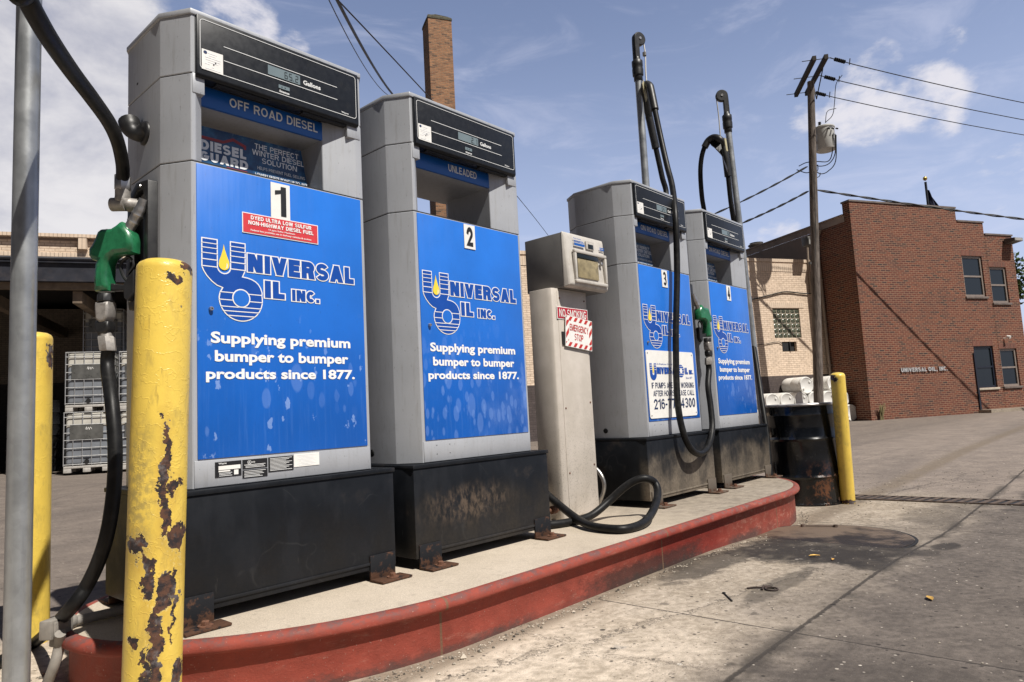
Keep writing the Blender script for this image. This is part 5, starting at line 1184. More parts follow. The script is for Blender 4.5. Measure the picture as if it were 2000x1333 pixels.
leaf(2.86, -1.025, 0.030, -0.9, 'larger yellow leaf lying on the oil stain', simple('bright leaf', (0.72, 0.45, 0.12), 0.6, 0, 0.2, 60))
leaf(2.818, -1.134, 0.017, 0.2, 'smaller yellow leaf scrap lying on the oil stain', simple('pale leaf', (0.75, 0.42, 0.10), 0.6, 0, 0.2, 60))
leaf(3.75, -0.62, 0.022, 1.2, 'pale leaf scrap between the iron cover and the kerb', simple('tan leaf', (0.5, 0.28, 0.12), 0.6, 0, 0.2, 60))
mb = MB(); pts = [Vector((0.045 * math.cos(a) * (1 - a * 0.03), 0.045 * math.sin(a), 0.006 + 0.004 * a / 6)) for a in [k * 0.5 for k in range(16)]] + [Vector((-0.02, 0.10, 0.012)), Vector((-0.06, 0.16, 0.006))]
mb.tube(pts, 0.006, 6); mb.tube([(0.05, 0.02, 0.012), (0.0, 0.06, 0.02), (-0.05, 0.05, 0.008)], 0.008, 6); o = mb.build('wire_scrap', simple('dark twisted wire', (0.05, 0.035, 0.03), 0.8, 0, 0.3), None, smooth=60); o.scale = (.62, .62, .62); o.location = (2.094, -1.10, 0); tag(o, 'curled scrap of dark rusty wire on the concrete', 'wire scrap')
mb = MB(); mb.tube([(0, 0, 0.004), (-0.10, -0.085, 0.004)], 0.0032, 6); mb.lathe([(0.008, 0), (0.008, 0.007)], 8, (0, 0, 0)); o = mb.build('nail', DKSEAM, None); o.location = (1.93, -0.95, 0.0); tag(o, 'dark straight nail lying on the tan concrete', 'nail')

STONE, s = material('loose grit')
co = s.coord(); v = s.vor(co, 30); c = s.mix(s.sep(v.outputs['Color'])[0], (0.04, 0.035, 0.03, 1), (0.50, 0.44, 0.36, 1)); s.out(c, 0.9)
mb = MB(); rnd = random.Random(5)
def pebble(x, y, z, r):
    pts = []
    for (a, b, c_) in ((1, 0, 0), (-1, 0, 0), (0, 1, 0), (0, -1, 0), (0, 0, 1), (0, 0, -1)):
        k = rnd.uniform(0.6, 1.15); pts.append((x + a * r * k, y + b * r * k, z + c_ * r * k * 0.7 + r * 0.3))
    mb.add(pts, [(0, 2, 4), (2, 1, 4), (1, 3, 4), (3, 0, 4), (2, 0, 5), (1, 2, 5), (3, 1, 5), (0, 3, 5)])
ol_ = outline(0.0)
front = [p_ for p_ in ol_ if p_[1] < 0.3]
for k in range(1500):
    p_ = rnd.choice(front); q_ = rnd.choice(front)
    d = abs(rnd.gauss(0, 0.028)); x_ = p_[0] + rnd.uniform(-0.1, 0.1); 
    y_ = -0.505 + 0.0 if 0.85 < x_ < 3.85 else p_[1]
    pebble(x_, y_ - d - 0.004, gz(x_, y_), rnd.choice([0.0025, 0.003, 0.004, 0.004, 0.006]) * rnd.uniform(0.7, 1.5))
for k in range(900):
    x_, y_ = rnd.uniform(0.3, 9), rnd.uniform(-3.2, -0.55)
    pebble(x_, y_, gz(x_, y_), rnd.choice([0.0025, 0.003, 0.004, 0.005]) * rnd.uniform(0.6, 1.5))
for k in range(500):
    x_, y_ = rnd.uniform(4.9, 8), rnd.uniform(-2.5, 0.4)
    pebble(x_, y_, gz(x_, y_), rnd.uniform(0.003, 0.009))
for k in range(160):
    x_, y_ = rnd.uniform(-0.6, -0.25), rnd.uniform(0.1, 0.75)
    pebble(x_, y_, 0, rnd.uniform(0.003, 0.012))
for a_, b_, r_ in ((0.70, -0.56, 0.016), (0.78, -0.56, 0.012), (0.55, -0.60, 0.009), (1.35, -0.55, 0.012), (0.64, -0.575, 0.010)): pebble(a_, b_, 0, r_)
tag(mb.build('gravel', STONE, None, smooth=0), 'grit and small stones scattered over the concrete', 'gravel', kind='stuff')

# ------------------------------------------------------------------ brick buildings (own frame: u along the facade, v away, z up)
BO = Vector((23.499, 4.196, 0.0)); BA = math.radians(-28)
UD = Vector((math.cos(BA), math.sin(BA), 0)); VD = Vector((-math.sin(BA), math.cos(BA), 0))
def bw(u, v, z): return BO + UD * u + VD * v + Vector((0, 0, z))

def brick_mat(name, cols, mortar, soot=0.2, band=None, msize=0.010, bumpv=0.5, stain=(0.25, 0.2, 0.17)):
    m, s = material(name)
    co = s.coord(); x, y, z = s.sep(co)
    vec = s.comb(s.add(x, y), z, 0.0)
    b = s.new('ShaderNodeTexBrick'); s.L.new(vec, b.inputs['Vector']); b.offset = 0.5
    b.inputs['Scale'].default_value = 1.0; b.inputs['Brick Width'].default_value = 0.215; b.inputs['Row Height'].default_value = 0.0677
    b.inputs['Mortar Size'].default_value = msize; b.inputs['Mortar Smooth'].default_value = 0.15; b.inputs['Bias'].default_value = 0.0
    b.inputs['Color1'].default_value = (0, 0, 0, 1); b.inputs['Color2'].default_value = (1, 1, 1, 1); b.inputs['Mortar'].default_value = (0.5, 0.5, 0.5, 1)
    f = b.outputs['Fac']
    t = s.sep(b.outputs['Color'])[0]
    n1 = s.noise(co, 0.7, 6, 0.6); n2 = s.noise(co, 9, 5, 0.6)
    rp = s.new('ShaderNodeValToRGB'); s.L.new(t, rp.inputs[0])
    el = rp.color_ramp.elements
    el[0].position = 0.0; el[0].color = (*cols[0], 1); el[1].position = 1.0; el[1].color = (*cols[-1], 1)
    for k, cc in enumerate(cols[1:-1]):
        e = el.new((k + 1) / (len(cols) - 1)); e.color = (*cc, 1)
    c = s.mix(f, rp.outputs[0], mortar)
    if band:
        bm_ = s.ss(z, band[0] + 0.01, band[0] - 0.01); bc = s.tint(band[1], s.ss(t, 0, 1, 0.85, 1.1)); bc = s.mix(s.mul(f, 0.6), bc, (band[1][0] * .6, band[1][1] * .6, band[1][2] * .6))
        c = s.mix(bm_, c, bc)
    c = s.tint(c, s.ss(n2, 0.3, 0.7, 0.86, 1.12))
    c = s.mix(s.mul(s.ss(n1, 0.45, 0.75), soot), c, stain)
    s.out(c, 0.88, 0.0, s.bump(s.sub(s.mul(n2, 0.25), f), bumpv, 0.008))
    return m
BRICK = brick_mat('red brick', [(0.040, 0.024, 0.022), (0.115, 0.030, 0.018), (0.14, 0.038, 0.021), (0.16, 0.048, 0.026), (0.085, 0.025, 0.019), (0.15, 0.05, 0.03), (0.055, 0.025, 0.022)], (0.28, 0.17, 0.108), 0.35, None, 0.009, 0.5, (0.085, 0.04, 0.03))
TANBR = brick_mat('painted tan brick', [(0.66, 0.525, 0.40), (0.73, 0.585, 0.455), (0.69, 0.55, 0.425)], (0.46, 0.34, 0.245), 0.16, (1.63, (0.075, 0.058, 0.056)), 0.008, 0.6, (0.36, 0.28, 0.21))
CHIMBR = brick_mat('sooty chimney brick', [(0.17, 0.075, 0.04), (0.33, 0.16, 0.08), (0.26, 0.12, 0.06), (0.07, 0.04, 0.03), (0.36, 0.18, 0.09), (0.22, 0.10, 0.05)], (0.24, 0.16, 0.10), 0.7, None, 0.012, 0.6, (0.06, 0.045, 0.035))
SHADEBR = brick_mat('shaded tan brick', [(0.16, 0.135, 0.11), (0.20, 0.165, 0.13), (0.18, 0.15, 0.12)], (0.10, 0.085, 0.07), 0.4, (2.6, (0.03, 0.028, 0.028)), 0.008, 0.5, (0.08, 0.07, 0.06))  # the bay's tan brick again, its shade put into darker colours
SOLDIER, s = material('upright brick course')
co = s.coord(); x, y, z = s.sep(co); t = s.m('FRACT', s.mul(x, 1 / 0.0677)); g = s.mx(s.ss(t, 0.12, 0.06), s.ss(t, 0.94, 0.98)); cell = s.new('ShaderNodeTexWhiteNoise', noise_dimensions='1D'); s.L.new(s.m('FLOOR', s.mul(x, 1 / 0.0677)), cell.inputs['W'])
c = s.mix(cell.outputs[0], (0.10, 0.036, 0.026, 1), (0.17, 0.056, 0.036, 1)); c = s.mix(g, c, (0.26, 0.20, 0.15)); s.out(c, 0.88, 0, s.bump(s.sub(1.0, g), 0.5, 0.008))
TSOLD, s = material('tan upright brick course')
co = s.coord(); x, y, z = s.sep(co); t = s.m('FRACT', s.mul(x, 1 / 0.085)); g = s.mx(s.ss(t, 0.12, 0.06), s.ss(t, 0.94, 0.98)); n1 = s.noise(co, 5, 5)
c = s.mix(s.ss(n1, .3, .7), (0.62, 0.49, 0.375, 1), (0.70, 0.565, 0.44, 1)); c = s.mix(s.mul(g, .75), c, (0.22, 0.175, 0.14)); s.out(c, 0.88, 0, s.bump(s.sub(1.0, g), 0.5, 0.008))
COPING = simple('weathered coping metal', (0.16, 0.13, 0.115), 0.6, 0.2, 0.2, 6)
STONEC = simple('limestone sill', (0.42, 0.37, 0.30), 0.85, 0, 0.12, 10)
BRONZE = simple('taupe window frame', (0.24, 0.20, 0.175), 0.5, 0.1, 0.1, 10)
NAVYFR = simple('dark navy frame', (0.012, 0.016, 0.028), 0.4, 0, 0.1)
BROWNW = simple('brown painted cladding', (0.24, 0.185, 0.155), 0.8, 0, 0.12, 3, 0.1, 40)
FASCIA = simple('faded brown fascia', (0.30, 0.23, 0.19), 0.7, 0, 0.2, 3, dirt=(0.12, 0.06, 0.045), dirt_amt=0.5)
GLASS, s = material('dark window glass')
s.out((0.012, 0.017, 0.022), 0.04, 0.0, s.bump(s.noise(s.coord(), 2.0, 2), 0.04, 0.02), None, 0.6)
ROOFM = simple('tar roofing', (0.05, 0.047, 0.045), 0.95, 0, 0.2, 3)
LAMPGR = simple('grey lamp housing', (0.09, 0.085, 0.08), 0.5, 0.3, 0.15)
LENSW = simple('lamp lens', (0.35, 0.34, 0.32), 0.25)

bb = thing('brick_building', 'two-storey red brick office with stepped parapet and metal lettering', 'building', BO, BA)
def wall_holes(mb, x0, x1, z0, z1, holes, yf, depth, mi=0):
    xs_ = sorted({x0, x1, *[h[0] for h in holes], *[h[1] for h in holes]}); zs_ = sorted({z0, z1, *[h[2] for h in holes], *[h[3] for h in holes]})
    for i_ in range(len(xs_) - 1):
        for j_ in range(len(zs_) - 1):
            cx, cz = (xs_[i_] + xs_[i_ + 1]) / 2, (zs_[j_] + zs_[j_ + 1]) / 2
            if any(h[0] < cx < h[1] and h[2] < cz < h[3] for h in holes): continue
            mb.add([(xs_[i_], yf, zs_[j_]), (xs_[i_ + 1], yf, zs_[j_]), (xs_[i_ + 1], yf, zs_[j_ + 1]), (xs_[i_], yf, zs_[j_ + 1])], [(0, 1, 2, 3)], mi)
    for a, b, c_, d in holes:
        for q_ in ([(a, c_), (a, d)], [(b, d), (b, c_)], [(a, d), (b, d)], [(b, c_), (a, c_)]):
            mb.add([(q_[0][0], yf, q_[0][1]), (q_[1][0], yf, q_[1][1]), (q_[1][0], yf + depth, q_[1][1]), (q_[0][0], yf + depth, q_[0][1])], [(0, 1, 2, 3)], mi)
W1 = (4.95, 5.97, 4.12, 5.60); W2 = (6.27, 7.14, 3.90, 5.22); W3 = (5.0, 5.97, 0.87, 2.34); W4 = (6.28, 7.15, 0.88, 2.23)
mb = MB(); dpt = 22.0
wall_holes(mb, 4.91, 6.235, -0.1, 6.84, [W1, W3], 0.006, 0.12); wall_holes(mb, 6.24, 7.66, -0.1, 6.40, [W2, W4], 0.0, 0.12)
def closed(x0, x1, z1, y0=0.0, front=True):
    v = [(x0, y0, -0.1), (x1, y0, -0.1), (x1, dpt, -0.1), (x0, dpt, -0.1), (x0, y0, z1), (x1, y0, z1), (x1, dpt, z1), (x0, dpt, z1)]
    f = [(4, 5, 6, 7), (1, 2, 6, 5), (2, 3, 7, 6), (3, 0, 4, 7)]
    if front: f.append((0, 1, 5, 4))
    mb.add(v, f)
mb.add([(0, 0, -0.1), (4.905, 0, -0.1), (4.905, 0, 7.31), (0, 0, 7.31)], [(0, 1, 2, 3)])
mb.add([(0, 0, -0.1), (0, 1.58, -0.1), (0, 1.58, 6.72), (0, 0.30, 6.72), (0, 0.30, 7.31), (0, 0, 7.31)], [tuple(range(6))])
mb.add([(0, 0.30, 6.72), (4.905, 0.30, 6.72), (4.905, 0.30, 7.31), (0, 0.30, 7.31)], [(0, 1, 2, 3)])
mb.add([(4.905, 0, 6.84), (4.905, 0.30, 6.84), (4.905, 0.30, 7.31), (4.905, 0, 7.31)], [(0, 1, 2, 3)])
mb.add([(6.235, 0.006, 6.40), (6.235, 0.3, 6.40), (6.235, 0.3, 6.84), (6.235, 0.006, 6.84)], [(0, 1, 2, 3)])
mb.add([(4.905, 0.3, 6.4), (6.235, 0.3, 6.4), (6.235, 0.3, 6.84), (4.905, 0.3, 6.84)], [(0, 1, 2, 3)])
mb.add([(7.66, 0, -0.1), (7.66, dpt, -0.1), (7.66, dpt, 6.40), (7.66, 0, 6.40)], [(0, 1, 2, 3)])
mb.add([(0, dpt, -0.1), (7.66, dpt, -0.1), (7.66, dpt, 6.40), (0, dpt, 6.40)], [(0, 1, 2, 3)])
mb.build('wall', BRICK, bb, smooth=0)
mb = MB(); mb.box(0.01, 7.64, 0.305, dpt - 0.02, 6.30, 6.38); mb.build('roof', ROOFM, bb)
mb = MB(); mb.box(-0.02, -0.003, 0.25, dpt, 6.68, 6.90); mb.box(-0.06, 0.5, 0.28, dpt, 6.902, 6.95); mb.build('eave_fascia', FASCIA, bb)
mb = MB(); mb.box(-0.01, 0.3, 1.60, dpt, 5.5, 6.675); mb.build('side_cladding', BROWNW, bb)
mb = MB(); mb.box(-0.03, 4.93, -0.03, 0.33, 7.312, 7.37); mb.build('coping', COPING, bb)
mb = MB(); mb.box(4.93, 6.26, -0.024, 0.33, 6.842, 6.90); mb.build('coping', COPING, bb)
mb = MB(); mb.box(6.262, 7.69, -0.03, 0.33, 6.402, 6.46); mb.build('coping', COPING, bb)
mb = MB()
for zc in (5.2, 4.7):
    pass
for nm, (a, b, c_, d), frm, yo, sill in (('window', W1, BRONZE, 0.006, COPING), ('window', W2, BRONZE, 0.0, COPING), ('window', W3, NAVYFR, 0.006, STONEC), ('window', W4, BRONZE, 0.0, COPING)):
    mb = MB(); y0, y1 = yo + 0.045, yo + 0.10; t = 0.075
    mb.box(a, a + t, y0, y1, c_, d); mb.box(b - t, b, y0, y1, c_, d); mb.box(a + t, b - t, y0, y1, d - t, d); mb.box(a + t, b - t, y0, y1, c_, c_ + t); mz = (c_ + d) / 2; mb.box(a + t, b - t, y0 + 0.004, y1, mz - 0.03, mz + 0.03)
    wf = mb.build('window', frm, bb)
    mb = MB(); mb.add([(a + t, y1 - 0.02, c_ + t), (b - t, y1 - 0.02, c_ + t), (b - t, y1 - 0.02, d - t), (a + t, y1 - 0.02, d - t)], [(0, 1, 2, 3)]); mb.build('pane', GLASS, wf, smooth=0)
    mb = MB(); mb.box(a - 0.04, b + 0.05, yo - 0.05, yo + 0.12, c_ - 0.08, c_ - 0.004); mb.build('sill', sill, wf, bevel=0.004)
    mb = MB(); mb.box(a - 0.02, b + 0.02, yo - 0.004, yo + 0.004, d + 0.004, d + 0.19); mb.build('lintel', SOLDIER, wf, smooth=0)
mb = MB(); mb.box(4.915, 4.99, -0.045, -0.0, 0.0, 2.1); mb.build('door_edge', NAVYFR, bb)
LETTERM = simple('pale metal letters', (0.55, 0.55, 0.55), 0.4, 0.4, 0.08)
mb = MB()
for wd, a, b in (('UNIVERSAL', 1.45, 2.60), ('OIL,', 2.68, 3.09), ('INC.', 3.19, 3.56)):
    t = MB(); caps(t, wd, a, b, 1.525, 1.665, 0, .24, 0, 0, .16)
    vs_ = t.v; n_ = len(vs_)
    mb.add([(p_[0], -0.045, p_[2]) for p_ in vs_], t.f); mb.add([(p_[0], -0.020, p_[2]) for p_ in vs_], t.f)
    ed = {}
    for f_ in t.f:
        for k in range(len(f_)):
            e_ = (f_[k], f_[(k + 1) % len(f_)]); key = tuple(sorted(e_)); ed[key] = ed.get(key, 0) + 1
    for (p_, q_), cnt in ed.items():
        if cnt == 1: mb.add([(vs_[p_][0], -0.045, vs_[p_][2]), (vs_[q_][0], -0.045, vs_[q_][2]), (vs_[q_][0], -0.020, vs_[q_][2]), (vs_[p_][0], -0.020, vs_[p_][2])], [(0, 1, 2, 3)])
mb.build('sign_lettering', LETTERM, bb, smooth=0)
mb = MB(); mb.prism([(-0.03, 6.08), (-0.42, 6.12), (-0.42, 6.24), (-0.03, 6.27)], 7.17, 7.62, 'x'); fl_ = mb.build('flood_light', LAMPGR, bb, bevel=0.01)
mb = MB(); mb.box(7.20, 7.59, -0.43, -0.42, 6.13, 6.23); mb.build('lens', LENSW, fl_)
mb = MB(); mb.tube([(6.58, -0.0, 2.6), (6.58, -0.08, 2.6), (6.6, -0.12, 2.64)], 0.02, 8); mb.tube([(6.60, -0.10, 2.66), (6.63, -0.2, 2.62)], [0.04, 0.06], 10); mb.build('security_light', LABELW, bb)
PIPEB = simple('tan downpipe', (0.30, 0.24, 0.19), 0.6, 0.1, 0.15)
mb = MB(); mb.tube([(-0.09, 1.46, 0.0), (-0.09, 1.46, 4.2), (-0.09, 1.46, 6.3)], 0.05, 12); mb.tube([(-0.09, 1.46, 6.25), (-0.09, 1.40, 6.45), (-0.05, 1.30, 6.68)], 0.05, 10)
for z_ in (1.9, 3.4, 4.9): mb.box(-0.15, -0.03, 1.42, 1.53, z_, z_ + 0.05)
mb.build('downpipe', PIPEB, bb, smooth=50)
mb = MB(); mb.lathe([(0.22, 0), (0.22, 0.18), (0.32, 0.2), (0.34, 0.25), (0.25, 0.3), (0.27, 0.33), (0.1, 0.36)], 18, (0.35, 5.1, 6.85)); mb.build('roof_vent', LAMPGR, bb)

sw = MB(); sw.add([bw(4.87, 0.0, 0.11), bw(4.87, -0.45, 0.11), bw(9, -0.45, 0.11), bw(9, 0.0, 0.11), bw(4.87, -0.45, 0.0), bw(9, -0.45, 0.0), bw(4.87, 0, 0)], [(0, 1, 2, 3), (1, 4, 5, 2), (0, 6, 4, 1)])
tag(sw.build('pavement', SLAB, None, smooth=0), kind='structure')

# warehouse
wh = thing('warehouse', 'long tan painted brick warehouse with brown base and open loading bay', 'building', BO, BA)
VT = 1.59; TOP = 5.55
mb = MB(); GB = (-2.19, -1.05, 2.91, 3.93); AC = (-1.92, -1.30, 2.45, 2.78)
wall_holes(mb, -18.4, -0.012, -0.1, TOP, [GB, AC], VT, 0.15); mb.build('wall', TANBR, wh, smooth=0)
mb = MB(); wall_holes(mb, -34, -18.42, 5.0, TOP, [], VT, 0.1); mb.add([(-18.4, VT, -0.1), (-18.4, VT + 0.3, -0.1), (-18.4, VT + .3, 5.0), (-18.4, VT, 5.0)], [(0, 1, 2, 3)])
mb.build('wall', TANBR, wh, smooth=0)
mb = MB(); mb.box(-34, -18.42, VT - 0.02, VT - 0.004, 5.12, 5.25); mb.build('brick_course', TSOLD, wh)
mb = MB(); mb.box(-18.4, -0.03, VT - 0.016, VT - 0.003, 5.22, 5.50); mb.build('brick_course', TSOLD, wh)
mb = MB(); mb.box(-2.4, -0.85, VT - 0.014, VT - 0.003, 3.95, 4.14); mb.build('brick_course', TSOLD, wh)
mb = MB(); mb.box(-34, -18.42, VT - 0.14, VT + 0.3, TOP + 0.06, TOP + 0.14); mb.box(-18.41, -0.03, VT - 0.03, VT + 0.3, TOP + 0.003, TOP + 0.11); mb.build('coping', TSOLD, wh)
mb = MB(); mb.box(-34, -18.42, VT + 0.0, VT + 0.28, TOP, TOP + 0.058); mb.build('parapet_shade_strip', BROWNW, wh)  # brown strip colours in the shade under the overhanging coping
mb = MB()
for u_ in (-30.0, -26.3, -22.6): mb.box(u_ - 0.09, u_ + 0.09, VT - 0.13, VT - 0.003, TOP - 0.22, TOP + 0.057)
mb.build('corbel', TSOLD, wh)
STEEL = simple('dark painted steel beam', (0.020, 0.022, 0.032), 0.5, 0.1, 0.2, 4, dirt=(0.10, 0.08, 0.075), dirt_amt=0.3)
mb = MB(); mb.box(-34, -18.42, VT - 0.06, VT + 0.10, 4.58, 4.98); mb.box(-34, -18.42, VT - 0.13, VT + 0.2, 4.53, 4.578); mb.box(-34, -18.42, VT - 0.13, VT + 0.2, 4.982, 5.03); mb.tube([(-34, VT - 0.12, 5.08), (-18.42, VT - 0.12, 5.08)], 0.05, 8); mb.build('steel_beam', STEEL, wh)
WOODB = simple('bare timber', (0.16, 0.12, 0.085), 0.9, 0, 0.25, 5)
mb = MB(); mb.box(-34, -18.42, VT + 0.02, VT + 0.14, 4.36, 4.527)
for u_ in (-24.6, -22.75, -20.5): mb.box(u_ - 0.1, u_ + 0.1, VT + 0.15, VT + 6.9, 4.05, 4.34)
mb.build('timber_beam', WOODB, wh)
mb = MB(); mb.box(-34, -18.2, VT + 7.0, VT + 7.2, -0.1, 5.0); mb.box(-18.4, -18.2, VT + 0.301, VT + 7.0, -0.1, 5.0); mb.build('bay_wall', SHADEBR, wh)
mb = MB(); mb.box(-34.2, -0.02, VT + 0.302, 28, 5.30, 5.42); mb.build('roof', ROOFM, wh)
mb = MB(); mb.box(-34.2, -34.0, VT, 28, -0.1, 5.3); mb.box(-34.0, -0.05, 27.8, 28, -0.1, 5.3); mb.build('rear_wall', TANBR, wh, smooth=0)
GLB, s = material('glass blocks')
co = s.coord(); x, y, z = s.sep(co); fx, fz = s.m('FRACT', s.mul(s.add(x, 2.19), 1 / 0.19)), s.m('FRACT', s.mul(s.sub(z, 2.91), 1 / 0.17))
g = s.mx(s.mx(s.ss(fx, 0.10, 0.05), s.ss(fx, 0.90, 0.95)), s.mx(s.ss(fz, 0.10, 0.05), s.ss(fz, 0.90, 0.95)))
dd = s.m('SQRT', s.add(s.m('POWER', s.sub(fx, 0.5), 2.0), s.m('POWER', s.sub(fz, 0.5), 2.0)))
c = s.mix(s.ss(s.noise(co, 14, 3), 0.35, 0.65), (0.04, 0.05, 0.036, 1), (0.13, 0.14, 0.10, 1)); c = s.mix(g, c, (0.30, 0.26, 0.20)); s.out(c, s.mix(g, (0.22, 0.22, 0.22, 1), (0.8, 0.8, 0.8, 1)), 0, s.bump(s.add(s.m('SINE', s.mul(dd, 9.0)), s.mul(g, 1.0)), 0.7, 0.02))
mb = MB(); mb.box(GB[0], GB[1], VT + 0.03, VT + 0.12, GB[2], GB[3]); mb.build('glass_block_window', GLB, wh)
mb = MB(); mb.box(AC[0], AC[1], VT + 0.10, VT + 0.14, AC[2], AC[3]); mb.box(-1.62, -1.58, VT - 0.03, VT + 0.098, AC[2], AC[3]); mb.box(-1.90, -1.66, VT + 0.0, VT + 0.098, AC[2] + 0.01, AC[3] - 0.04); mb.build('vent_opening', DKSEAM, wh)
mb = MB(); mb.box(-0.95, -0.55, VT - 0.62, VT - 0.30, 6.02, 6.34); la = mb.build('flood_light', LAMPGR, wh, bevel=0.03)
mb = MB(); mb.tube([(-0.60, VT - 0.28, 6.2), (-0.5, VT - 0.1, 6.3), (-0.5, VT - 0.06, 5.6), (-0.5, VT - 0.06, 4.45)], 0.035, 8); mb.build('bracket', PIPEB, la)
mb = MB(); mb.box(-0.92, -0.58, VT - 0.632, VT - 0.622, 6.06, 6.26); mb.build('lens', LENSW, la)
mb = MB(); mb.tube(spline([(-0.5, VT - 0.05, 4.45), (-0.9, VT - 0.04, 4.46), (-1.66, VT - 0.04, 4.50), (-2.4, VT - 0.04, 4.36), (-3.2, VT - 0.04, 4.22), (-5, VT - 0.04, 4.2)], 6), 0.022, 6); mb.tube(spline([(-3.3, VT - 0.03, 2.66), (-2.6, VT - 0.03, 2.72), (-2.1, VT - 0.03, 2.78), (-1.9, VT - 0.03, 2.7)], 6), 0.012, 6); mb.build('cable', DKSEAM, wh)
mb = MB(); mb.tube([(-22.43, 3.4, 5.4), (-22.43, 3.4, 6.35)], 0.05, 8); mb.tube([(-25.6, 4.4, 5.4), (-25.6, 4.4, 6.5)], 0.06, 8); mb.build('roof_pipe', RUSTB, wh)

ch = thing('brick_chimney', 'tall square sooty brick chimney rising behind pump 2', 'chimney', at(853, 45, 28), BA)
cz = ch.location.z; ch.location.z = 0
mb = MB(); mb.box(-0.48, 0.48, -0.48, 0.48, 5.3, cz - 0.121); mb.build('shaft', CHIMBR, ch, smooth=0)
mb = MB()
rings = []
for k, z_ in enumerate((cz - 0.12, cz - 0.05, cz + 0.02)):
    o_ = 0.50 if k < 2 else 0.48; ring = []
    for a in range(4):
        for t_ in range(6):
            c0_, c1_ = [(-1, -1), (1, -1), (1, 1), (-1, 1)][a], [(-1, -1), (1, -1), (1, 1), (-1, 1)][(a + 1) % 4]; f_ = t_ / 6
            ring.append(((c0_[0] + (c1_[0] - c0_[0]) * f_) * o_, (c0_[1] + (c1_[1] - c0_[1]) * f_) * o_, z_ + (random.uniform(-0.05, 0.05) if k == 2 else 0)))
    rings.append(ring)
mb.loft(rings); mb.build('cap', simple('mossy chimney cap', (0.075, 0.07, 0.05), 0.95, 0, 0.4, 12), ch, smooth=0)

# ------------------------------------------------------------------ totes, drums in the bay
TANKM, s = material('cloudy plastic tank')
co = s.coord(); x, y, z = s.sep(co); n1 = s.noise(co, 3, 5)
lv = s.ss(s.add(z, s.mul(s.sub(n1, .5), .02)), 1.06, 1.05)
c = s.mix(lv, (0.48, 0.46, 0.41, 1), (0.20, 0.215, 0.24, 1)); c = s.tint(c, s.ss(n1, .3, .7, .85, 1.1)); s.out(c, 0.4, 0, None, None, 0.4)
CAGEM = simple('galvanised cage', (0.40, 0.40, 0.40), 0.4, 0.6, 0.12)
TLABEL = simple('brushed label plate', (0.20, 0.20, 0.19), 0.3, 0.6, 0.3, 4)
PALM = simple('grey pallet', (0.45, 0.43, 0.40), 0.6, 0.2, 0.15)
def tote(u_, v_, z_, label):
    t = thing('ibc_tote', label, 'tote tank', bw(u_, v_, z_), BA, 'caged tote tanks stacked in the bay')
    w_, d_, h_ = 0.96, 1.15, 1.42
    mb = MB(); mb.box(0.03, w_ - 0.03, 0.03, d_ - 0.03, 0.17, h_ - 0.03); mb.build('tank', TANKM, t, bevel=0.07, seg=4)
    mb = MB(); bar = 0.011
    for z2 in (0.19, 0.38, 0.57, 0.76, 0.93, 1.12, 1.30, 1.41):
        for (p0, p1) in (((0, 0), (w_, 0)), ((w_, 0), (w_, d_)), ((w_, d_), (0, d_)), ((0, d_), (0, 0))): mb.tube([(p0[0], p0[1], z2), (p1[0], p1[1], z2)], bar, 6)
    for k in range(6):
        x_ = w_ * k / 5
        for y_ in (0.004, d_ - 0.004): mb.tube([(x_, y_, 0.16), (x_, y_, 1.41)], bar, 6)
        y_ = d_ * k / 5
        for x_ in (0.004, w_ - 0.004): mb.tube([(x_, y_, 0.16), (x_, y_, 1.41)], bar, 6)
    mb.build('cage', CAGEM, t)
    mb = MB(); mb.box(0, w_, 0, d_, 0.10, 0.155)
    for x_ in (0.0, w_ / 2 - 0.08, w_ - 0.16):
        for y_ in (0.0, d_ / 2 - .08, d_ - 0.16): mb.box(x_, x_ + 0.16, y_, y_ + 0.16, 0.0, 0.0995)
    mb.build('pallet', PALM, t, bevel=0.008)
    mb = MB(); mb.box(0.13, w_ - 0.14, -0.016, -0.012, 0.78, 1.12); lb = mb.build('label_plate', TLABEL, t)
    mb = MB(); mb.tube(spline([(0.45, -0.02, 1.0), (0.47, -0.02, 1.06), (0.48, -0.02, 0.99), (0.51, -0.02, 1.05), (0.53, -0.02, 0.99), (0.55, -0.02, 1.05), (0.58, -0.02, 1.0)], 4), 0.005, 4); mb.build('scribble', LABELW, lb)
    mb = MB(); mb.tube([(w_ / 2, 0.06, 0.25), (w_ / 2, -0.02, 0.25)], 0.05, 12); mb.box(w_ / 2 - 0.06, w_ / 2 + 0.06, -0.03, -0.02, 0.30, 0.32); mb.build('valve', BLACKPL, t)
    return t
t0 = tote(-22.97, 1.62, 0.0, 'caged tote tank on the ground, left of the bottom row in the bay')
def tcopy(u_, v_, z_, label):
    c_ = copy_tree(t0); c_.location = bw(u_, v_, z_); c_['label'] = label; return c_
tcopy(-22.95, 1.62, 1.43, 'caged tote tank stacked on the left bottom tote, behind the hose')
tcopy(-21.83, 1.64, 0.0, 'caged tote tank on the ground beside pump 1 cabinet, bottom right')
tcopy(-21.83, 1.64, 1.43, 'caged tote tank stacked on the bottom right tote')
tcopy(-23.1, 4.0, 2.86, 'highest caged tote tank, on the rear stack inside the bay')
tcopy(-23.1, 4.0, 1.43, 'caged tote tank in the middle of the rear stack inside the bay')
tcopy(-23.1, 4.0, 0.0, 'caged tote tank at the bottom of the rear stack inside the bay')
BAYDRUM = simple('black drum', (0.012, 0.012, 0.014), 0.3)
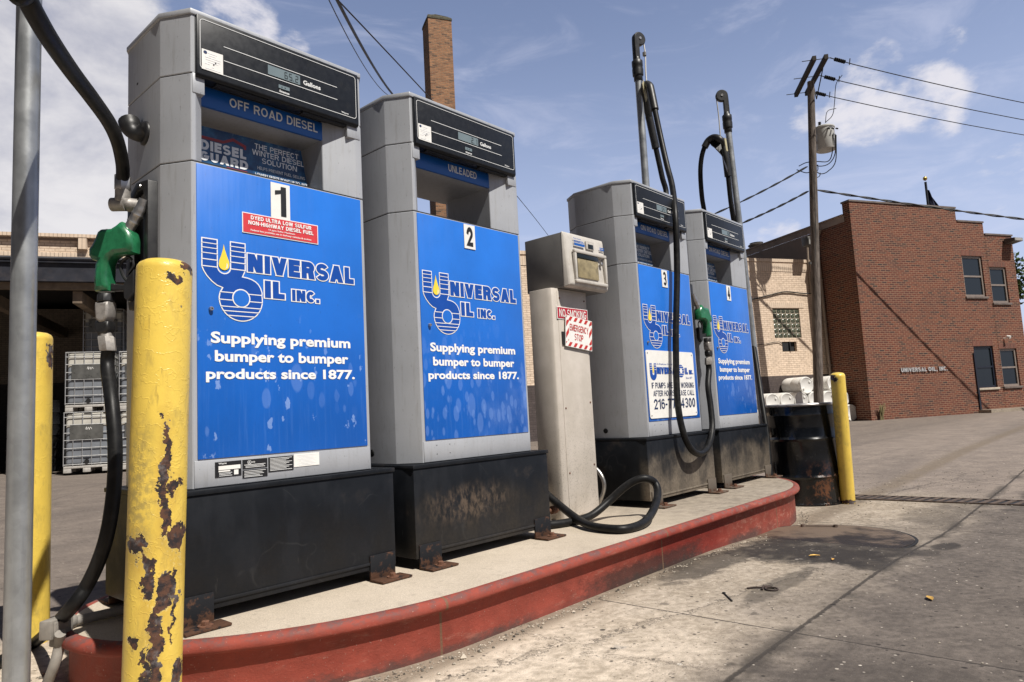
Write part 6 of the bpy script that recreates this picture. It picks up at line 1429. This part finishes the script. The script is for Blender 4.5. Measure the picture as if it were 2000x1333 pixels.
def bay_drum(u_, v_, z_, label):
    mb = MB(); r = 0.29
    pf = [(r, 0), (r + .008, .01), (r, .03), (r, .27), (r + .012, .29), (r, .31), (r, .56), (r + .012, .58), (r, .60), (r, .85), (r + .01, .87), (r - .02, .88), (r - .02, .86), (.02, .86)]
    mb.lathe(pf, 24); o = mb.build('steel_drum', BAYDRUM, None, smooth=40); o.location = bw(u_, v_, z_); tag(o, label, 'drum', 'dark drums stored in the bay'); return o
d0_ = bay_drum(-23.72, 3.2, 0.0, 'dark steel drum at the bottom left of the totes in the bay')
for u_, v_, z_, lb in ((-23.72, 3.2, 0.9, 'dark steel drum stacked second up beside the bay totes'), (-24.5, 4.0, 0.0, 'dark steel drum on the bay floor behind the galvanised pole'), (-24.5, 4.0, 0.9, 'dark steel drum stacked behind the galvanised pole'), (-25.3, 4.2, 0.0, 'dark steel drum farthest left in the bay')):
    c_ = d0_.copy(); col.objects.link(c_); c_.location = bw(u_, v_, z_); c_['label'] = lb
cart = thing('wire_cart', 'low metal rail cart in the shaded bay at the left edge', 'cart', bw(-25.6, 2.2, 0), BA)
mb = MB()
for z_ in (0.35, 0.62): mb.tube([(0, 0, z_), (0.9, 0, z_)], 0.018, 6); mb.tube([(0, 0.6, z_), (0.9, 0.6, z_)], 0.018, 6)
for x_ in (0, 0.9): mb.tube([(x_, 0, 0.05), (x_, 0, 0.62)], 0.018, 6); mb.tube([(x_, 0.6, 0.05), (x_, 0.6, 0.62)], 0.018, 6)
mb.tube([(0.9, 0, 0.62), (1.02, 0, 0.4)], 0.018, 6); mb.build('rail', CAGEM, cart)
mb = MB(); mb.box(0, 0.9, 0, 0.6, 0.28, 0.33); mb.build('deck', STEEL, cart)

# white plastic drums lying by the wall
WDRUM = simple('white plastic drum', (0.74, 0.73, 0.70), 0.4, 0, 0.06, 4, dirt=(0.5, 0.46, 0.4), dirt_amt=0.3)
r = 0.28
def white_drum(u_, v_, z_, label):
    t = thing('plastic_drum', label, 'drum', bw(u_, v_, z_), BA, 'white plastic drums heaped on their sides')
    mb = MB(); pf = [(0.02, 0.015), (r - 0.05, 0.012), (r - 0.035, 0.0), (r - 0.012, 0.004), (r, 0.03), (r, 0.08), (r - 0.006, 0.09), (r, 0.10), (r, 0.44), (r - 0.005, 0.45), (r, 0.46), (r, 0.82), (r - 0.012, 0.87), (r - 0.06, 0.885), (0.02, 0.885)]
    mb.lathe(pf, 36, (0, 0, 0), 'y'); mb.build('body', WDRUM, t, smooth=40)
    mb = MB()
    for a in (0.7, 0.7 + PI): mb.lathe([(0.035, 0.02), (0.035, -0.012), (0.02, -0.014)], 10, (0.17 * math.cos(a), 0, 0.17 * math.sin(a)), 'y')
    mb.build('bung', LABELW, t); return t
spots = []
for k in range(7): spots.append((-0.20 - 0.57 * k, 0.60, 0.28, 'bottom'))
for k in range(6): spots.append((-0.485 - 0.57 * k, 0.62, 0.766, 'middle'))
for k in (1, 3): spots.append((-0.20 - 0.57 * k, 0.64, 1.252, 'top'))
w0 = None
lab = {'bottom': 'white plastic drum on its side in the bottom row by the brown wall base', 'middle': 'white plastic drum on its side in the middle row, behind the black oil drum'}
tl = {1: 'white plastic drum on top of the heap, between wooden pole and yellow bollard', 3: 'white plastic drum on top of the heap, left of the wooden pole'}
kk = [1, 3]
for (u_, v_, z_, row) in spots:
    lb = lab.get(row) or tl[kk.pop(0)]
    if w0 is None: w0 = white_drum(u_, v_, z_, lb); t = w0
    else: t = copy_tree(w0); t.location = bw(u_, v_, z_); t['label'] = lb
    if row != 'top': t['group'] = 'white plastic drums heaped on their sides, ' + row + ' row'

# ------------------------------------------------------------------ utility pole and wires
WOODP, s = material('weathered pole timber')
co = s.coord(); n1 = s.noise(s.scale(co, (14, 14, 0.8)), 2.0, 7, 0.7); n2 = s.noise(co, 2, 4)
c = s.mix(s.ss(n1, 0.35, 0.65), (0.06, 0.048, 0.042, 1), (0.19, 0.16, 0.14, 1)); c = s.tint(c, s.ss(n2, .3, .7, .85, 1.15)); s.out(c, 0.9, 0, s.bump(n1, 0.5, 0.01))
DKWOOD = simple('dark crossarm timber', (0.035, 0.028, 0.024), 0.9, 0, 0.3, 4)
up0 = at(1596, 790, 21.6); up0.z = -0.05; uptop = at(1583.5, 160, 22.1)
up0.x, up0.y = at(1596, 790, 21.95).x, at(1596, 790, 21.95).y
ut = thing('utility_pole', 'weathered wooden utility pole with crossarms and grey transformer can', 'utility pole', up0)
def ur(p_): return Vector(p_) - up0
mb = MB(); mb.tube([ur(up0), ur(up0 + (uptop - up0) * .5), ur(uptop)], [0.150, 0.130, 0.105], 18); mb.build('pole', WOODP, ut, smooth=60)
fa = at(1611, 130, 21.3); fb_ = at(1575, 202, 23.7)
ad = (fb_ - fa); ad.z = 0; ad.normalize(); pd = Vector((ad.y, -ad.x, 0))
if pd.dot(R) < 0: pd = -pd
hz_ = uptop.z + 0.16
armc = Vector((uptop.x, uptop.y, hz_))
for sgn in (-1, 1):
    mb = MB(); mb.obox(ur(armc + pd * sgn * 0.17), ad * 1.28, pd * 0.055, Vector((0, 0, 0.07))); mb.build('crossarm', DKWOOD, ut)
mb = MB()
for e_ in (-1.15, 0.0, 1.15): mb.tube([ur(armc + ad * e_ - pd * 0.5), ur(armc + ad * e_ + pd * 0.34)], 0.012, 6)
for sg in (-1, 1): mb.tube([ur(armc + ad * 0.6 * sg + pd * .23 + Vector((0, 0, -.05))), ur(armc + pd * .12 + Vector((0, 0, -0.75)))], 0.018, 6)
mb.build('hardware', DKSEAM, ut)
wires0 = []
for e_ in (-1.15, 0.0, 1.15):
    mb = MB(); a_ = armc + ad * e_ + pd * 0.30
    dn_ = (UD * 1.0 + Vector((0, 0, -0.10))).normalized(); L_ = 0.95
    mb.tube([ur(a_), ur(a_ + dn_ * L_)], 0.014, 6)
    for k in range(6): mb.tube([ur(a_ + dn_ * (0.20 + 0.07 * k)), ur(a_ + dn_ * (0.215 + 0.07 * k))], 0.06, 10)
    mb.tube([ur(a_ + dn_ * 0.75 + Vector((0, 0, -.05))), ur(a_ + dn_ * 0.80 + Vector((0, 0, 0.16)))], 0.016, 6)
    mb.build('insulator', DKSEAM, ut); wires0.append(a_ + dn_ * L_)
# transformer
TRM = simple('pale grey transformer paint', (0.52, 0.52, 0.50), 0.45, 0.1, 0.08, 4, dirt=(0.2, 0.14, 0.1), dirt_amt=0.35)
tc = at(1611, 271, 22.25)
mb = MB(); mb.lathe([(0.29, -0.40), (0.305, -0.38), (0.305, 0.30), (0.325, 0.31), (0.325, 0.345), (0.30, 0.37), (0.1, 0.41), (0.02, 0.415)], 28, ur(tc)); tr = mb.build('transformer', TRM, ut, smooth=40)
mb = MB(); bpos = ur(tc) - R * 0.12 + Vector((0, 0, 0.38))
for k in range(5): mb.lathe([(0.03, 0), (0.055, 0.02), (0.03, 0.04)], 10, bpos + Vector((0, 0, 0.045 * k - .05)))
for k in range(3):
    q_ = ur(tc) - F * 0.31 + R * (-0.02 + 0.13 * k) + Vector((0, 0, 0.24)); mb.tube([q_, q_ - F * 0.10 + Vector((0, 0, -.04))], 0.025, 8)
mb.build('bushing', BLACKPL, tr)
mb = MB(); mb.tube([ur(tc) - R * 0.27 + Vector((0, 0, .2)), ur(tc) - R * 0.42 + Vector((0, 0, .2))], 0.04, 6); mb.tube([ur(tc) - R * 0.27 + Vector((0, 0, -.15)), ur(tc) - R * 0.42 + Vector((0, 0, -.15))], 0.04, 6); mb.build('bracket', DKSEAM, tr)
mb = MB()
def jump(pts, r=0.011): mb.tube(spline([ur(at(p_[0], p_[1], p_[2] + 0.75)) for p_ in pts], 6), r, 6)
jump([(1645, 147, 21.0), (1633, 165, 21.1), (1630, 200, 21.2), (1626, 225, 21.3), (1612, 240, 21.35)]); jump([(1633, 212, 21.6), (1616, 218, 21.5), (1612, 240, 21.4)])
jump([(1627, 262, 21.2), (1626, 295, 21.2), (1618, 315, 21.3), (1595, 316, 21.4), (1575, 318, 21.5), (1560, 325, 21.6)], 0.016); jump([(1631, 262, 21.2), (1631, 300, 21.2), (1619, 320, 21.3), (1600, 325, 21.4), (1588, 318, 21.4)], 0.016); jump([(1633, 264, 21.2), (1632, 315, 21.2), (1617, 335, 21.3), (1603, 340, 21.4), (1590, 334, 21.4), (1575, 338, 21.5), (1556, 332, 21.6)], 0.016)
jump([(1597, 322, 21.4), (1597, 333, 21.4), (1588, 340, 21.4)], 0.014); jump([(1588, 350, 21.4), (1600, 345, 21.4), (1602, 338, 21.4)], 0.014)
mb.build('jumper_wire', DKSEAM, ut)
mb = MB(); mb.tube([ur(at(1590, 335, 21.8)), ur(at(1593, 430, 21.8)), ur(at(1592, 520, 21.8))], 0.012, 6); mb.lathe([(0.05, 0), (0.05, .08)], 10, ur(at(1582, 517, 21.8))); mb.build('ground_wire', LAMPGR, ut)

WIREM = simple('black overhead cable', (0.012, 0.012, 0.013), 0.6)
def wire(a, b, sag, r, label, n=18, group='overhead wires', twist=False):
    a, b = Vector(a), Vector(b); mb = MB(); mid = a
    pts = [a + (b - a) * (k / n) - Vector((0, 0, 4 * sag * (k / n) * (1 - k / n))) - a for k in range(n + 1)]
    if twist:
        for ph in (0, PI):
            q_ = []
            for k in range(n * 6 + 1):
                t_ = k / (n * 6); p_ = (b - a) * t_ - Vector((0, 0, 4 * sag * t_ * (1 - t_))); q_.append(p_ + Vector((0.0, math.cos(t_ * twist + ph) * r, math.sin(t_ * twist + ph) * r)))
            mb.tube(q_, r * 0.95, 5)
    else: mb.tube(pts, r, 6)
    o = mb.build('overhead_wire', WIREM, None, smooth=60); o.location = a; tag(o, label, 'wire', group)
far_ = 36.0
for p_, lb in zip(wires0, ('uppermost thin wire running right from the crossarm end', 'middle thin wire running right from the crossarms', 'lowest thin wire running right from the crossarms')):
    wire(p_, p_ + UD * far_ + Vector((0, 0, 0.3)), 0.75, 0.014, lb)
ca = at(1591, 371, 22.15); cb = ca + (Vector((26.03, -0.19, 6.24)) - ca) * 1.9
wire(ca, cb, 0.12, 0.022, 'thick twisted cable running right across the brick parapet', 20, 'overhead wires', 60)
wire(at(1578, 374, 22.1), bw(-7.3, VT + .2, 5.66), 0.25, 0.020, 'lower twisted cable dropping left from the utility pole', 20, 'overhead wires', 50)
wire(at(1576, 326, 22.1), bw(-8.8, VT + .2, 5.66), 0.3, 0.018, 'upper twisted cable dropping left from the utility pole', 20, 'overhead wires', 50)
e1 = bw(-15.6, VT + .2, 5.66); e2 = bw(-15.2, VT + .2, 5.66)
wire(at(600, -118, 7.0), at(768, 186, 16.0) * 1.0, 0.15, 0.024, 'thickest black cable descending from the top edge behind pump 2')
wire(at(628, -30, 7.2), at(766, 190, 16.2), 0.25, 0.007, 'thin wire sagging beside the thickest cable above pump 2')
wire(at(645, -15, 7.4), at(1075, 466, 24.0), -0.15, 0.009, 'thin wire running from the top edge past pump 2 to the warehouse')

# flag pole on the roof
fp_ = at(1812, 400, 27.5); fp_.z = 6.38
fg = thing('flag_pole', 'dark flag pole with gold ball and drooping flag on brick roof', 'flag pole', fp_)
ftop = at(1807.5, 356, 27.5) - fp_
mb = MB(); mb.tube([(0, 0, 0), tuple(ftop)], 0.045, 10); mb.build('pole', STEEL, fg)
mb = MB(); mb.lathe([(0.01, -0.09), (0.06, -0.06), (0.085, 0), (0.06, 0.06), (0.01, 0.085)], 14, ftop + Vector((0, 0, 0.14))); mb.build('finial', simple('gold ball', (0.65, 0.45, 0.12), 0.25, 0.9), fg, smooth=80)
FLAGM, s = material('navy starred flag')
co = s.coord(); v = s.vor(s.scale(co, (1, 1, 1)), 7.0); st_ = s.ss(v.outputs['Distance'], 0.16, 0.10); s.out(s.mix(st_, (0.012, 0.016, 0.05, 1), (0.6, 0.6, 0.6, 1)), 0.8)
mb = MB(); rows = 10; cols = 6
vs_ = []
for r_ in range(rows + 1):
    for c_ in range(cols + 1):
        t_ = r_ / rows; wd = 0.06 + 0.55 * min(1, t_ * 1.3); f_ = c_ / cols
        p_ = ftop + Vector((0, 0, -0.25 - 1.25 * t_)) + R * (0.05 + wd * f_) + F * (0.06 * math.sin(f_ * 9 + t_ * 2)); p_.z -= 0.2 * f_
        vs_.append(p_)
mb.add(vs_, [(r_ * (cols + 1) + c_, r_ * (cols + 1) + c_ + 1, (r_ + 1) * (cols + 1) + c_ + 1, (r_ + 1) * (cols + 1) + c_) for r_ in range(rows) for c_ in range(cols)]); mb.build('flag', FLAGM, fg, smooth=80)

# ------------------------------------------------------------------ plants
LEAFG, s = material('tree leaves')
co = s.coord(); n1 = s.noise(co, 2.0, 4); wn = s.noise(co, 14, 2); c = s.mix(s.ss(wn, .3, .7), (0.030, 0.060, 0.012, 1), (0.085, 0.135, 0.030, 1)); c = s.tint(c, s.ss(n1, .3, .7, .75, 1.25)); s.out(c, 0.6)
BARK = simple('bark', (0.07, 0.055, 0.045), 0.95, 0, 0.3, 6)
def tree(loc, h, cr, label, n=5200, seed=1):
    rn = random.Random(seed); t = thing('tree', label, 'tree', loc)
    mb = MB(); mb.tube([(0, 0, -0.1), (0.05, 0.05, h * .35), (0.0, 0.1, h * .6)], [0.24, 0.17, 0.09], 10)
    for k in range(7):
        a = rn.uniform(0, 6.28); z0 = h * rn.uniform(.3, .55); mb.tube([(0, 0.05, z0), (math.cos(a) * cr * .4, math.sin(a) * cr * .4, z0 + h * .18), (math.cos(a) * cr * .7, math.sin(a) * cr * .7, z0 + h * .28)], [0.08, 0.05, 0.02], 6)
    mb.build('trunk', BARK, t)
    mb = MB(); cl_ = []
    for k in range(46):
        d_ = Vector((rn.gauss(0, 1), rn.gauss(0, 1), rn.gauss(0, 1))).normalized() * rn.uniform(.45, 1.0)
        cl_.append(Vector((d_.x * cr, d_.y * cr, h * .62 + d_.z * h * .36)))
    for k in range(n):
        c_ = rn.choice(cl_); d_ = Vector((rn.gauss(0, 1), rn.gauss(0, 1), rn.gauss(0, .8))).normalized() * (rn.random() ** .5) * cr * .34; p_ = c_ + d_
        a = Vector((rn.gauss(0, 1), rn.gauss(0, 1), rn.gauss(0, .6))).normalized(); b = a.cross(Vector((rn.gauss(0, 1), rn.gauss(0, 1), rn.gauss(0, 1)))).normalized(); s_ = rn.uniform(.07, .14)
        mb.add([p_ - a * s_, p_ + b * s_ * .5, p_ + a * s_, p_ - b * s_ * .5], [(0, 1, 2, 3)])
    mb.build('crown', LEAFG, t, smooth=0)
tg = bw(9.9, 3.4, 0); tree(tg, 7.6, 1.75, 'leafy green tree at the right edge behind the brick office', 6500, 4)
tg2 = bw(9.6, -14.5, 0); tree(bw(14.5, 8.5, 0), 8.5, 2.4, 'broad green tree farther back at the right edge', 5000, 9)
WEED = simple('dry weed', (0.20, 0.17, 0.08), 0.9, 0, 0.3, 20)
wd = thing('weed', 'dry weed growing at the foot of the brick corner', 'weed', bw(0.35, -0.08, 0), BA)
mb = MB(); rn = random.Random(3)
for k in range(46):
    a = rn.uniform(0, 6.28); l_ = rn.uniform(.2, .55); q_ = Vector((math.cos(a) * .35 * l_ * rn.random(), math.sin(a) * .2 * l_ * rn.random() - .03, l_)); sd2 = Vector((rn.uniform(-.02, .02) + .015, 0, 0))
    mb.add([(-.006 + rn.uniform(-.08, .08), 0, 0), (.006, 0, 0), tuple(q_ + sd2), tuple(q_)], [(0, 1, 2, 3)])
mb.build('stems', WEED, wd, smooth=0)
